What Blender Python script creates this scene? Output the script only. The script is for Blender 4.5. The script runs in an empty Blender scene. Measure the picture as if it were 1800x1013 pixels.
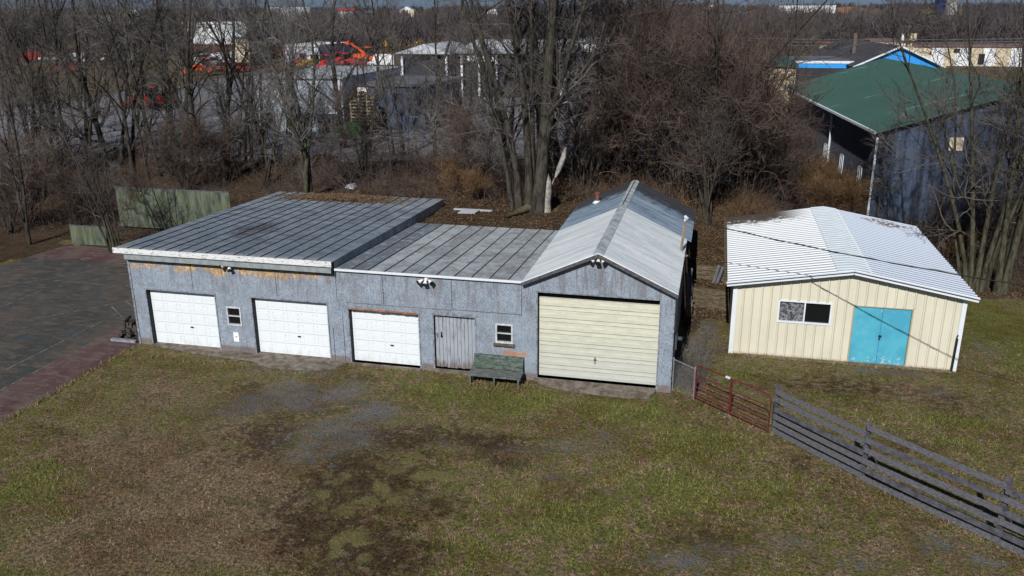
import bpy, math, random
import numpy as np
from mathutils import Vector, Matrix
S = bpy.context.scene
COL = S.collection
R = math.radians
# ------------------------------------------------------------------ camera
CAMZ = 12.19
yaw, pitch, roll, FPX = -0.23521982, 0.31873251, 0.00570685, 1489.787
fwd = np.array([math.sin(yaw)*math.cos(pitch), math.cos(yaw)*math.cos(pitch), -math.sin(pitch)])
rgt = np.array([math.cos(yaw), -math.sin(yaw), 0.]); dwn = np.cross(fwd, rgt)
cr = math.cos(roll)*rgt+math.sin(roll)*dwn; cd = -math.sin(roll)*rgt+math.cos(roll)*dwn
CM = np.array([cr, cd, fwd])
cam = bpy.data.cameras.new('camera'); camo = bpy.data.objects.new('camera', cam); COL.objects.link(camo)
cam.sensor_width = 36; cam.lens = 36*FPX/1800; cam.clip_start = .5; cam.clip_end = 9000
camo.matrix_world = Matrix(((cr[0], -cd[0], -fwd[0], 0), (cr[1], -cd[1], -fwd[1], 0), (cr[2], -cd[2], -fwd[2], CAMZ), (0, 0, 0, 1)))
S.camera = camo
# ------------------------------------------------------------------ light
SUN_EL, SUN_AZ = 38.3, 4.6          # sun travels towards +Y and a little to +X
W = bpy.data.worlds.new('World'); S.world = W; W.use_nodes = True
wn = W.node_tree; bg = wn.nodes['Background']
sky = wn.nodes.new('ShaderNodeTexSky'); sky.sky_type = 'NISHITA'; sky.sun_disc = False
sky.sun_elevation = R(SUN_EL); sky.sun_rotation = R(180+SUN_AZ); sky.air_density = 1.3; sky.dust_density = .3; sky.ozone_density = 2.5
tcw = wn.nodes.new('ShaderNodeTexCoord'); sxw = wn.nodes.new('ShaderNodeSeparateXYZ'); mrw = wn.nodes.new('ShaderNodeMapRange'); mxw = wn.nodes.new('ShaderNodeMix'); mxw.data_type = 'RGBA'; mxm = wn.nodes.new('ShaderNodeMix'); mxm.data_type = 'RGBA'; mxm.blend_type = 'MULTIPLY'; mxm.inputs[0].default_value = 1
wn.links.new(tcw.outputs['Generated'], sxw.inputs[0]); wn.links.new(sxw.outputs[2], mrw.inputs[0]); mrw.inputs[1].default_value = 0.; mrw.inputs[2].default_value = .35
wn.links.new(mrw.outputs[0], mxw.inputs[0]); mxw.inputs[6].default_value = (.32, .53, 1.2, 1); mxw.inputs[7].default_value = (.55, .62, .74, 1)   # clear cold air: the band near the horizon is deep blue, not yellow
wn.links.new(sky.outputs[0], mxm.inputs[6]); wn.links.new(mxw.outputs[2], mxm.inputs[7]); wn.links.new(mxm.outputs[2], bg.inputs[0]); bg.inputs[1].default_value = .05
sl = bpy.data.lights.new('sun', 'SUN'); sl.energy = 4.8; sl.angle = R(.5); sl.color = (1, .972, .93)
so = bpy.data.objects.new('sun', sl); COL.objects.link(so)
sd = Vector((math.sin(R(SUN_AZ))*math.cos(R(SUN_EL)), math.cos(R(SUN_AZ))*math.cos(R(SUN_EL)), -math.sin(R(SUN_EL))))
so.rotation_euler = sd.to_track_quat('-Z', 'Y').to_euler()
S.view_settings.view_transform = 'Standard'; S.view_settings.look = 'None'; S.view_settings.gamma = 1; S.view_settings.exposure = 0.0
S.cycles.max_bounces = 5; S.cycles.diffuse_bounces = 2; S.cycles.glossy_bounces = 2; S.cycles.transparent_max_bounces = 4

# ------------------------------------------------------------------ turning photo points into world points
def ray(x, y): return CM.T @ np.array([(x-900)/FPX, (y-506.5)/FPX, 1.])
def G(x, y, z=0.):
    v = ray(x, y); t = (z-CAMZ)/v[2]; return np.array([v[0]*t, v[1]*t, z])
def PY(x, y, Y):
    v = ray(x, y); t = Y/v[1]; return np.array([v[0]*t, Y, CAMZ+v[2]*t])
def proj(P):
    c = CM @ (np.array(P, float)-[0, 0, CAMZ]); return 900+FPX*c[0]/c[2], 506.5+FPX*c[1]/c[2]
def ss(v, a, b):
    t = np.clip((np.asarray(v, float)-a)/(b-a), 0, 1); return t*t*(3-2*t)
def hz(x, y):
    x = np.asarray(x, float); y = np.asarray(y, float)
    left = 2.0*ss(y, 43, 58)
    bank = 3.05*ss(y, 33.5, 34.6)-1.0*ss(y, 45, 60)
    gap = .8*ss(y, 35.15, 35.45)+.7*ss(y, 36.7, 37.0)+1.2*ss(y, 37.2, 43)-.7*ss(y, 45, 60)
    right = 2.0*ss(y, 62, 100)
    w1 = ss(x, -24.5, -21.3); w2 = ss(x, -.95, -.85); w3 = ss(x, 1.3, 6)
    z = left*(1-w1)+bank*w1
    z = z*(1-w2)+gap*w2
    z = z*(1-w3)+right*w3
    return z+6.5*ss(y, 260, 1000)
def GT(x, y):
    z = 0.
    for _ in range(25):
        p = G(x, y, z); z = z*.5+.5*float(hz(p[0], p[1]))
    return p
def GH(p, dz=0.): return (float(p[0]), float(p[1]), float(hz(p[0], p[1]))+dz)

# ------------------------------------------------------------------ node helper
class N:
    def __init__(s, name, rough=.8, metal=0., spec=.3):
        m = bpy.data.materials.new(name); m.use_nodes = True; s.m = m; s.t = m.node_tree; s.b = s.t.nodes['Principled BSDF']
        s.b.inputs['Roughness'].default_value = rough; s.b.inputs['Metallic'].default_value = metal; s.b.inputs['Specular IOR Level'].default_value = spec
        s._p = None
    def n(s, typ, **k):
        o = s.t.nodes.new(typ)
        for a, v in k.items(): setattr(o, a, v)
        return o
    def put(s, sock, v):
        if v is None: return
        if isinstance(v, bpy.types.NodeSocket): s.t.links.new(v, sock)
        elif isinstance(v, (tuple, list)) and len(v) == 3 and sock.type == 'RGBA': sock.default_value = (*v, 1)
        else: sock.default_value = v
    def pos(s):
        if s._p is None: s._p = s.n('ShaderNodeNewGeometry').outputs['Position']
        return s._p
    def xyz(s):
        o = s.n('ShaderNodeSeparateXYZ'); s.put(o.inputs[0], s.pos()); return o.outputs
    def obj(s): return s.n('ShaderNodeTexCoord').outputs['Object']
    def sc(s, v, k):
        o = s.n('ShaderNodeMapping'); s.put(o.inputs[0], v); o.inputs['Scale'].default_value = k; return o.outputs[0]
    def noise(s, scale, detail=3, rough=.55, vec=None, dist=0.):
        o = s.n('ShaderNodeTexNoise'); s.put(o.inputs['Vector'], vec or s.pos()); o.inputs['Scale'].default_value = scale
        o.inputs['Detail'].default_value = detail; o.inputs['Roughness'].default_value = rough; o.inputs['Distortion'].default_value = dist; return o.outputs[0]
    def voro(s, scale, vec=None, feat='F1', out=0):
        o = s.n('ShaderNodeTexVoronoi', feature=feat); s.put(o.inputs['Vector'], vec or s.pos()); o.inputs['Scale'].default_value = scale; return o.outputs[out]
    def m_(s, op, a, b=None, c=None):
        o = s.n('ShaderNodeMath', operation=op); s.put(o.inputs[0], a); s.put(o.inputs[1], b)
        if c is not None: s.put(o.inputs[2], c)
        return o.outputs[0]
    def mr(s, v, a, b, c=0., d=1.):
        o = s.n('ShaderNodeMapRange', interpolation_type='SMOOTHSTEP'); s.put(o.inputs[0], v)
        o.inputs[1].default_value = a; o.inputs[2].default_value = b; o.inputs[3].default_value = c; o.inputs[4].default_value = d; return o.outputs[0]
    def mix(s, f, a, b, mode='MIX'):
        o = s.n('ShaderNodeMix', data_type='RGBA', blend_type=mode); s.put(o.inputs[0], f); s.put(o.inputs[6], a); s.put(o.inputs[7], b); return o.outputs[2]
    def attr(s, name):
        o = s.n('ShaderNodeAttribute', attribute_name=name); q = s.n('ShaderNodeSeparateColor'); s.put(q.inputs[0], o.outputs['Color']); return q.outputs
    def bump(s, h, dist=.02, st=1.):
        o = s.n('ShaderNodeBump'); s.put(o.inputs['Height'], h); o.inputs['Distance'].default_value = dist; o.inputs['Strength'].default_value = st
        s.t.links.new(o.outputs[0], s.b.inputs['Normal'])
    def col(s, v): s.put(s.b.inputs['Base Color'], v); return s.m
def c8(r, g, b):
    return tuple(((v/255)/12.92 if v/255 < .04045 else ((v/255+.055)/1.055)**2.4) for v in (r, g, b))
def flat(name, col, rough=.7, metal=0., var=.25, scale=3., spec=.3, bump=0.):
    q = N(name, rough, metal, spec); f = q.noise(scale, 5, .6)
    a = tuple(c*(1-var) for c in col); b = tuple(min(1, c*(1+var)) for c in col)
    q.col(q.mix(q.mr(f, .3, .7), a, b))
    if bump: q.bump(f, bump)
    return q.m
MT = {}
# ------------------------------------------------------------------ mesh helper
class MB:
    def __init__(s): s.v = []; s.f = []; s.mi = []; s.k = 0
    def poly(s, pts, mi=None):
        i = len(s.v); s.v += [tuple(map(float, p)) for p in pts]; s.f.append(tuple(range(i, i+len(pts)))); s.mi.append(s.k if mi is None else mi)
    def box(s, x0, x1, y0, y1, z0, z1, mi=None):
        s.hexa([(x0, y0, z0), (x1, y0, z0), (x1, y1, z0), (x0, y1, z0), (x0, y0, z1), (x1, y0, z1), (x1, y1, z1), (x0, y1, z1)], mi)
    def hexa(s, p, mi=None):
        i = len(s.v); s.v += [tuple(map(float, q)) for q in p]
        for f in ((0, 3, 2, 1), (4, 5, 6, 7), (0, 1, 5, 4), (1, 2, 6, 5), (2, 3, 7, 6), (3, 0, 4, 7)):
            s.f.append(tuple(i+a for a in f)); s.mi.append(s.k if mi is None else mi)
    def beam(s, a, b, w, h, up=(0, 0, 1), mi=None):   # box along a->b, w sideways, h along up
        a = Vector(a); b = Vector(b); t = (b-a).normalized(); u = Vector(up); sd_ = t.cross(u)
        if sd_.length < 1e-4: sd_ = t.cross(Vector((0, 1, 0)))
        sd_.normalize(); u = sd_.cross(t).normalized(); sw = sd_*w/2; uh = u*h/2
        s.hexa([a-sw-uh, a+sw-uh, b+sw-uh, b-sw-uh, a-sw+uh, a+sw+uh, b+sw+uh, b-sw+uh], mi)
    def tube(s, pts, r, n=8, mi=None, cap=True):
        pts = [Vector(p) for p in pts]; rr = r if isinstance(r, (list, tuple)) else [r]*len(pts); i0 = len(s.v)
        for j, p in enumerate(pts):
            t = (pts[min(j+1, len(pts)-1)]-pts[max(j-1, 0)]).normalized()
            a = t.cross(Vector((0, 0, 1)) if abs(t.z) < .9 else Vector((1, 0, 0))).normalized(); b = t.cross(a)
            for q in range(n):
                an = 2*math.pi*q/n; s.v.append(tuple(p+a*math.cos(an)*rr[j]+b*math.sin(an)*rr[j]))
        k = s.k if mi is None else mi
        for j in range(len(pts)-1):
            for q in range(n):
                s.f.append((i0+j*n+q, i0+j*n+(q+1) % n, i0+(j+1)*n+(q+1) % n, i0+(j+1)*n+q)); s.mi.append(k)
        if cap:
            s.f.append(tuple(i0+q for q in range(n))); s.mi.append(k); e = i0+(len(pts)-1)*n; s.f.append(tuple(e+n-1-q for q in range(n))); s.mi.append(k)
    def build(s, name, mats, parent=None, smooth=False):
        me = bpy.data.meshes.new(name); me.from_pydata(s.v, [], s.f)
        for m in (mats if isinstance(mats, (list, tuple)) else [mats]): me.materials.append(m)
        if any(s.mi): me.polygons.foreach_set('material_index', s.mi)
        if smooth: me.polygons.foreach_set('use_smooth', [True]*len(me.polygons))
        me.update(); o = bpy.data.objects.new(name, me); COL.objects.link(o)
        if parent is not None:
            o.parent = parent; root = parent
            while root.parent: root = root.parent
            if root.get('abs'): me.transform(Matrix.Translation(-Vector(root.location)))
        return o
def npmesh(name, V, F, mat, parent=None):
    V = np.asarray(V, np.float32); F = np.asarray(F, np.int32); me = bpy.data.meshes.new(name)
    k = F.shape[1]; me.vertices.add(len(V)); me.vertices.foreach_set('co', V.ravel()); me.loops.add(F.size); me.loops.foreach_set('vertex_index', F.ravel())
    me.polygons.add(len(F)); me.polygons.foreach_set('loop_start', np.arange(0, F.size, k, dtype=np.int32)); me.polygons.foreach_set('loop_total', np.full(len(F), k, np.int32))
    me.update(calc_edges=True)
    if mat: me.materials.append(mat)
    o = bpy.data.objects.new(name, me); COL.objects.link(o)
    if parent is not None: o.parent = parent
    return o
def tag(o, label=None, cat=None, group=None, kind=None):
    if label: o['label'] = label
    if cat: o['category'] = cat
    if group: o['group'] = group
    if kind: o['kind'] = kind
    return o
def thing(name, label, cat, loc=(0, 0, 0), group=None, absolute=True, rz=0.):
    o = bpy.data.objects.new(name, None); COL.objects.link(o); o.location = [float(v) for v in loc]; o.rotation_euler.z = rz; o.empty_display_size = .3
    if absolute: o['abs'] = 1
    return tag(o, label, cat, group)
def dup(root, loc, rz=0., scale=None, label=None, group=None):
    def cp(o, par):
        c = o.copy(); COL.objects.link(c)
        if par: c.parent = par
        for ch in kids[o.name]: cp(ch, c)
        return c
    kids = {}
    def walk(o):
        kids[o.name] = list(o.children)
        for ch in o.children: walk(ch)
    walk(root); r = cp(root, None); r.location = [float(v) for v in loc]; r.rotation_euler.z = rz
    if scale: r.scale = scale if isinstance(scale, tuple) else (scale,)*3
    if label: r['label'] = label
    if group: r['group'] = group
    return r
rng = np.random.default_rng(7)
random.seed(5)

# ================================================================== MATERIALS
def ground_cols(q, simple=False):
    a = q.attr('mask'); b = q.attr('mask2')          # gravel green soil | litter dead clump
    n1 = q.noise(.55, 5, .65); n2 = q.noise(2.6, 5, .7); n3 = q.noise(11, 4, .75); n4 = q.noise(38, 3, .8)
    nm = q.m_('ADD', q.m_('MULTIPLY', n1, .40), q.m_('ADD', q.m_('MULTIPLY', n2, .40), q.m_('MULTIPLY', n3, .20)))
    def th(m, k=2.4, w=.11, off=.5):
        return q.mr(q.m_('ADD', m, q.m_('MULTIPLY', q.m_('SUBTRACT', nm, off), k)), .5-w, .5+w)
    n5 = q.noise(3.4, 5, .8); n6 = q.noise(1.15, 4, .65)
    dead = q.mix(q.mr(n3, .38, .62), (.105, .068, .038), (.35, .255, .155))
    dead = q.mix(q.mr(n4, .45, .7), dead, (.52, .42, .28)); dead = q.mix(q.m_('MULTIPLY', q.mr(n5, .52, .60), .7), dead, (.085, .058, .034)); dead = q.mix(q.m_('MULTIPLY', q.mr(n6, .54, .62), .5), dead, (.11, .12, .045))
    green = q.mix(q.mr(n3, .36, .62), (.074, .088, .022), (.225, .238, .062))
    green = q.mix(q.mr(n4, .48, .72), green, (.34, .33, .11)); green = q.mix(q.m_('MULTIPLY', q.mr(n5, .54, .61), .75), green, (.115, .080, .034)); green = q.mix(q.m_('MULTIPLY', q.mr(n6, .50, .60), .4), green, (.26, .205, .08))
    soil = q.mix(q.mr(n3, .38, .62), (.020, .013, .008), (.105, .066, .038)); soil = q.mix(q.m_('MULTIPLY', q.mr(n4, .54, .66), .6), soil, (.21, .145, .085))
    grav = q.mix(q.mr(q.noise(26, 4, .8), .40, .60), (.085, .083, .082), (.30, .295, .30)); grav = q.mix(q.m_('MULTIPLY', q.mr(n3, .52, .62), .7), grav, (.07, .055, .035))
    lit = q.mix(q.mr(n3, .35, .65), (.030, .021, .015), (.125, .088, .056)); lit = q.mix(q.mr(n4, .52, .7), lit, (.26, .19, .12)); lit = q.mix(q.m_('MULTIPLY', q.mr(n6, .5, .62), .6), lit, (.045, .042, .018))
    c = q.mix(th(b[1]), q.mix(q.mr(n2, .42, .58), dead, green), dead)
    c = q.mix(th(a[1], 3.6, .07), c, green)
    gap = q.mr(q.noise(9, 5, .85), .42, .50, .62, 0.); c = q.mix(gap, c, (.030, .022, .010))  # dark soil between the grass; noise also puts tuft shade into the colour
    ns = q.m_('ADD', q.m_('MULTIPLY', n1, .2), q.m_('ADD', q.m_('MULTIPLY', n2, .25), q.m_('ADD', q.m_('MULTIPLY', n5, .35), q.m_('MULTIPLY', n4, .2))))
    c = q.mix(q.m_('MULTIPLY', q.mr(q.m_('ADD', a[2], q.m_('MULTIPLY', q.m_('SUBTRACT', ns, .5), 5.0)), .28, .70), .92), c, soil)
    wv = q.n('ShaderNodeVectorMath', operation='MULTIPLY_ADD'); nc = q.n('ShaderNodeTexNoise'); q.put(nc.inputs['Vector'], q.pos()); nc.inputs['Scale'].default_value = 2.3; nc.inputs['Detail'].default_value = 3
    q.put(wv.inputs[0], nc.outputs['Color']); wv.inputs[1].default_value = (.9, .9, 0); q.put(wv.inputs[2], q.pos())
    clump = q.mr(q.m_('ADD', q.voro(1.9, q.sc(wv.outputs[0], (1, 1, .2))), q.m_('MULTIPLY', n3, 1.1)), .93, 1.10, .92, 0.)
    c = q.mix(q.m_('MULTIPLY', clump, th(b[2], 1.6)), c, q.mix(q.mr(n4, .35, .65), (.10, .10, .035), (.31, .28, .12)))
    c = q.mix(th(b[0], 1.8), c, lit)
    c = q.mix(q.m_('MULTIPLY', q.mr(q.m_('ADD', a[0], q.m_('MULTIPLY', q.m_('SUBTRACT', ns, .5), 6.5)), .38, .66), .88), c, grav)
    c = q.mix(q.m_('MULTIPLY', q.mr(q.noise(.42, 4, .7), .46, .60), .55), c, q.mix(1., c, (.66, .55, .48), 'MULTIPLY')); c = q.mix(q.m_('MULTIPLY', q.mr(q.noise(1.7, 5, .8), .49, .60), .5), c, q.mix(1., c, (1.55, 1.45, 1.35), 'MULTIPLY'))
    return c, n3, n4
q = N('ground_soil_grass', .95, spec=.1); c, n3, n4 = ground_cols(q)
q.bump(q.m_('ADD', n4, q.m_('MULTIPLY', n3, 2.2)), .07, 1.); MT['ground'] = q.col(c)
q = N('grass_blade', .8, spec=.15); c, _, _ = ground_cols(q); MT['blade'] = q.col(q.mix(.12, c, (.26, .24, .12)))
# painted OSB wall
q = N('painted_osb', .85); x = q.xyz()
fl = q.voro(26, q.sc(q.pos(), (1, 1, .55)), out=1); fls = q.n('ShaderNodeSeparateColor'); q.put(fls.inputs[0], fl)
nb = q.noise(1.8, 6, .8); nf = q.noise(30, 3, .75, q.sc(q.pos(), (1, 1, .45))); nv = q.noise(5, 4, .7, q.sc(q.pos(), (3, 3, .35)))
base = q.mix(q.mr(nb, .3, .72), (.220, .270, .335), (.35, .415, .495)); base = q.mix(q.mr(nf, .36, .56), q.mix(1., base, (.44, .42, .42), 'MULTIPLY'), base)
base = q.mix(q.m_('MULTIPLY', q.mr(fls.outputs[0], .6, 1.), .3), base, (.36, .42, .50))
base = q.mix(q.m_('MULTIPLY', q.mr(nv, .50, .66), .6), base, (.15, .135, .145))
pcw = q.n('ShaderNodeTexWhiteNoise', noise_dimensions='2D'); cxy = q.n('ShaderNodeCombineXYZ'); q.put(cxy.inputs[0], q.m_('FLOOR', q.m_('DIVIDE', q.m_('ADD', x[0], 21.), 1.22))); q.put(cxy.inputs[1], q.m_('FLOOR', q.m_('DIVIDE', x[2], 2.36))); q.put(pcw.inputs['Vector'], cxy.outputs[0])
base = q.mix(q.m_('MULTIPLY', pcw.outputs[0], .35), base, (.27, .31, .36))
tan = q.mix(fls.outputs[1], (.30, .17, .07), (.62, .46, .26))
top = q.m_('MULTIPLY', q.mr(x[2], 2.7, 3.2), q.mr(x[0], -12.9, -12.7, 1., 0.))
bot = q.mr(x[2], .42, .08)
bot2 = q.m_('MULTIPLY', q.mr(x[2], .5, .05), .8)
wear = q.mr(q.m_('ADD', q.m_('MULTIPLY', top, .36), q.m_('ADD', q.m_('MULTIPLY', q.noise(1.5, 4, .7), .95), q.m_('MULTIPLY', nf, .5))), .995, 1.12)
base = q.mix(wear, base, tan)
dirt = q.mr(q.m_('ADD', bot2, q.m_('MULTIPLY', nf, .7)), .62, .95); base = q.mix(q.m_('MULTIPLY', dirt, .75), base, q.mix(q.noise(6, 3), (.08, .06, .05), (.22, .145, .10)))
rx = q.m_('ABSOLUTE', q.m_('SUBTRACT', x[0], -6.2)); rz_ = q.m_('ABSOLUTE', q.m_('SUBTRACT', x[2], .92))
rp = q.m_('MULTIPLY', q.mr(rx, .55, .3), q.mr(q.m_('ADD', rz_, q.m_('MULTIPLY', q.noise(9, 4, .8), .55)), .42, .30)); base = q.mix(q.m_('MULTIPLY', rp, .85), base, (.42, .2, .09))
sw = q.noise(.9, 5, .75, q.sc(q.pos(), (1.3, 1, .8))); base = q.mix(q.m_('MULTIPLY', q.mr(sw, .50, .60), .5), base, q.mix(1., base, (.72, .66, .62), 'MULTIPLY'))
sv = q.noise(2.2, 5, .8, q.sc(q.pos(), (2.2, 1, .25))); base = q.mix(q.m_('MULTIPLY', q.m_('MULTIPLY', q.mr(sv, .50, .60), q.mr(x[2], 1.8, 3.3)), .6), base, (.15, .13, .135))
q.bump(nf, .006); MT['osb'] = q.col(base)
q = N('weathered_board', .85); nf = q.noise(9, 4, .7, q.sc(q.pos(), (.6, 3, 3)))
MT['fascia'] = q.col(q.mix(q.mr(nf, .36, .46), (.16, .15, .15), q.mix(q.noise(2), (.55, .57, .58), (.74, .75, .74))))
MT['dark'] = flat('dark_gap', (.012, .013, .016), .9)
MT['gutter'] = flat('zinc_gutter', (.30, .34, .35), .5, .3, .2, 4)
def roofmat(name, a, b, dirtcol, sc=(2.5, .12, 1), rough=.45, metal=.5, patch=.5, spec=.5):
    q = N(name, rough, metal, spec); x = q.xyz(); strip = q.noise(3., 2, .5, q.sc(q.pos(), (1/sc[0]*2.2, sc[1], 0)))
    n = q.noise(.9, 6, .7); m = q.noise(7, 4, .75, q.sc(q.pos(), (1.6, .5, 1))); h = q.noise(4, 4, .7, q.sc(q.pos(), (.3, 2.2, 1)))
    c = q.mix(q.mr(n, .32, .68), a, b); c = q.mix(q.m_('MULTIPLY', q.mr(m, .48, .66), patch), c, dirtcol)
    c = q.mix(q.m_('MULTIPLY', q.mr(h, .5, .66), .35), c, tuple(min(1, v*1.5) for v in b)); return q, c, n, m, x
q, c, n, m, x = roofmat('old_seamed_metal', (.120, .158, .205), (.190, .240, .300), (.150, .145, .155), metal=.3)
pc = q.n('ShaderNodeTexWhiteNoise', noise_dimensions='1D'); q.put(pc.inputs['W'], q.m_('FLOOR', q.m_('DIVIDE', q.m_('ADD', x[0], 21.4), .5444)))
c = q.mix(q.m_('MULTIPLY', pc.outputs[0], .45), c, (.22, .26, .31))
c = q.mix(q.m_('MULTIPLY', q.mr(q.noise(1.6, 6, .8, q.sc(q.pos(), (.5, 1.6, 1))), .45, .60), q.mr(x[1], 27, 37, .4, .95)), c, (.40, .44, .48))
pt = q.mr(q.m_('ADD', q.m_('ABSOLUTE', q.m_('SUBTRACT', x[0], -17.9)), q.m_('ADD', q.m_('MULTIPLY', q.m_('ABSOLUTE', q.m_('SUBTRACT', x[1], 30.2)), .45), q.m_('MULTIPLY', m, 2.6))), 2.5, 1.7)
c = q.mix(q.m_('MULTIPLY', q.mr(q.noise(5, 5, .85, q.sc(q.pos(), (.8, .5, 1))), .56, .66), .6), c, (.11, .09, .095))
c = q.mix(q.m_('MULTIPLY', pt, .75), c, (.075, .05, .055))
c = q.mix(q.m_('MULTIPLY', q.mr(x[1], 35.0, 38.0), q.mr(q.noise(3.5, 4, .7), .42, .58)), c, (.33, .35, .37))
c = q.mix(q.m_('MULTIPLY', q.mr(x[1], 26.5, 26.15), .7), c, (.40, .42, .44)); w2 = q.noise(2.2, 6, .85, q.sc(q.pos(), (.7, 1.2, 1)))
c = q.mix(q.m_('MULTIPLY', q.mr(w2, .53, .62), .35), c, (.36, .41, .46)); c = q.mix(q.m_('MULTIPLY', q.mr(w2, .46, .38), .5), c, (.06, .07, .09))
w3 = q.noise(1.2, 6, .85, q.sc(q.pos(), (2.2, .35, 1))); c = q.mix(q.m_('MULTIPLY', q.mr(w3, .52, .62), .35), c, (.30, .34, .38))
q.bump(m, .004); MT['roof_a'] = q.col(c)
q, c, n, m, x = roofmat('faded_seamed_metal', (.25, .295, .33), (.42, .475, .51), (.25, .20, .17), patch=.6, metal=.2)
pc = q.n('ShaderNodeTexWhiteNoise', noise_dimensions='1D'); q.put(pc.inputs['W'], q.m_('FLOOR', q.m_('DIVIDE', q.m_('ADD', x[0], 12.63), .6255)))
c = q.mix(q.m_('MULTIPLY', q.mr(pc.outputs[0], .2, 1.), .7), c, (.54, .59, .61)); c = q.mix(q.m_('MULTIPLY', q.mr(x[0], -11.39, -11.375, 1., 0.), .85), c, (.13, .165, .21))
c = q.mix(q.m_('MULTIPLY', q.mr(q.noise(4, 4, .8), .56, .66), .55), c, (.30, .19, .12)); w1 = q.noise(1.3, 6, .8, q.sc(q.pos(), (.8, .55, 1))); w2 = q.noise(2.6, 6, .85)
c = q.mix(q.m_('MULTIPLY', q.mr(w1, .48, .58), .5), c, (.22, .20, .185)); c = q.mix(q.m_('MULTIPLY', q.mr(w2, .52, .60), .55), c, (.50, .57, .61)); c = q.mix(q.m_('MULTIPLY', q.mr(w2, .47, .40), .5), c, (.12, .145, .17))
q.bump(m, .004); MT['roof_b'] = q.col(c)
MT['seam'] = flat('seam_metal', (.035, .04, .05), .6, .2)
q = N('gable_roof_metal', .5, .0, .4); x = q.xyz(); n = q.noise(1.2, 5, .7, q.sc(q.pos(), (.35, 2.0, .35))); m = q.noise(5, 4, .75, q.sc(q.pos(), (.4, 3.2, .4)))
w = q.mix(q.mr(n, .32, .66), (.50, .56, .60), (.74, .79, .81)); w = q.mix(q.m_('MULTIPLY', q.mr(m, .54, .66), .5), w, (.62, .50, .43))
w = q.mix(q.m_('MULTIPLY', q.mr(q.noise(5, 6, .85), .53, .62), .5), w, (.40, .45, .48))
bl = q.mix(q.mr(n, .35, .68), (.13, .19, .27), (.29, .37, .46)); bl = q.mix(q.m_('MULTIPLY', q.mr(m, .5, .62), .5), bl, (.46, .51, .55))
c = q.mix(q.mr(q.m_('ADD', x[1], q.m_('MULTIPLY', n, .25)), 33.05, 33.1), w, bl)
mo = q.mr(q.m_('ADD', x[1], q.m_('MULTIPLY', q.noise(2.2, 5, .8), 5.)), 38.0, 39.4); c = q.mix(q.m_('MULTIPLY', mo, .9), c, (.028, .026, .026)); MT['roof_c'] = q.col(c)
MT['ridge'] = flat('ridge_cap_metal', (.48, .53, .55), .5, .3, .3, 3)
q = N('white_steel_door', .45, 0, .4); x = q.xyz(); n = q.noise(3, 5, .75, q.sc(q.pos(), (2, 1, .6))); MT['white_door'] = q.col(q.mix(q.m_('MULTIPLY', q.mr(q.m_('ADD', n, q.m_('MULTIPLY', q.mr(x[2], .5, .05), .16)), .56, .74), .35), (.71, .755, .78), (.48, .47, .44)))
q = N('cream_door', .5); n = q.noise(2, 5, .7, q.sc(q.pos(), (1, 1, 4))); x = q.xyz()
MT['cream_door'] = q.col(q.mix(q.m_('MULTIPLY', q.mr(n, .4, .65), .55), q.mix(q.mr(x[2], 0, 2.6), (.56, .575, .52), (.68, .67, .53)), (.50, .50, .44)))
q = N('grey_plank', .85); n = q.noise(8, 5, .7, q.sc(q.pos(), (3, 3, .3))); x = q.xyz()
MT['plank'] = q.col(q.mix(q.mr(q.m_('ADD', n, q.m_('MULTIPLY', q.mr(x[2], .55, .15), .2)), .52, .66), q.mix(q.noise(1.5), (.26, .29, .33), (.36, .39, .43)), (.17, .15, .145)))
MT['frame_white'] = flat('old_white_trim', (.5, .52, .53), .6, 0, .2, 8)
MT['frame_grey'] = flat('grey_trim', (.20, .22, .25), .8, 0, .4, 9)
q = N('dark_glass', .08, spec=.6); MT['glass'] = q.col((.006, .007, .009))
q = N('frosted_pane', .5); MT['screen'] = q.col(q.mix(q.mr(q.noise(13, 4, .8), .46, .54), (.035, .035, .04), (.21, .22, .24)))
q = N('concrete', .9); n = q.noise(1.5, 6, .7); x = q.xyz(); MT['concrete'] = q.col(q.mix(q.mr(q.noise(3.5, 5, .7), .35, .65), (.085, .068, .052), (.20, .175, .145))); q.bump(q.noise(14, 3), .01)
MT['creamseam'] = flat('cream_seam', (.30, .30, .25), .6)
MT['reveal'] = flat('dark_door_reveal', (.045, .05, .06), .9, 0, .3, 6)  # near-black colour carries the shade of the jambs and opening heads
MT['rake'] = flat('dark_rake_wood', (.085, .08, .088), .85, 0, .4, 8)
MT['paper'] = flat('white_paper', (.8, .8, .8), .8, 0, .04)
MT['white_plastic'] = flat('white_lamp_plastic', (.75, .75, .72), .5, 0, .05)
MT['black'] = flat('black_metal', (.015, .015, .016), .5, 0, .2)
# beige shed
q = N('beige_steel_siding', .5); x = q.xyz(); n = q.noise(1.2, 5, .65, q.sc(q.pos(), (1, 1, .5)))
MT['beige'] = q.col(q.mix(q.mr(q.m_('ADD', q.m_('MULTIPLY', q.noise(10), .2), x[2]), .24, .1), q.mix(q.mr(n, .3, .7), (.58, .555, .44), (.65, .62, .50)), (.46, .36, .27)))
q = N('beige_seam', .5); MT['beige_dark'] = q.col((.36, .32, .22))
q = N('white_corrugated', .32, .0, .5); x = q.xyz(); n = q.noise(2.2, 5, .75)
db = q.mr(q.m_('ADD', x[1], q.m_('MULTIPLY', q.noise(3.5, 5, .8), 4.2)), 40.0, 41.1)
lf = q.mr(x[0], 2.8, 4.6, 1., .0); c = q.mix(q.m_('MULTIPLY', db, lf), (.66, .69, .71), (.05, .036, .028))
c = q.mix(q.m_('MULTIPLY', q.mr(n, .6, .75), .35), c, (.38, .40, .43))
c = q.mix(q.m_('MULTIPLY', q.mr(x[0], 5.6, 5.62), .6), c, (.30, .37, .50))  # sky reflection put into the colour: right slope painted darker and bluer
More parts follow.
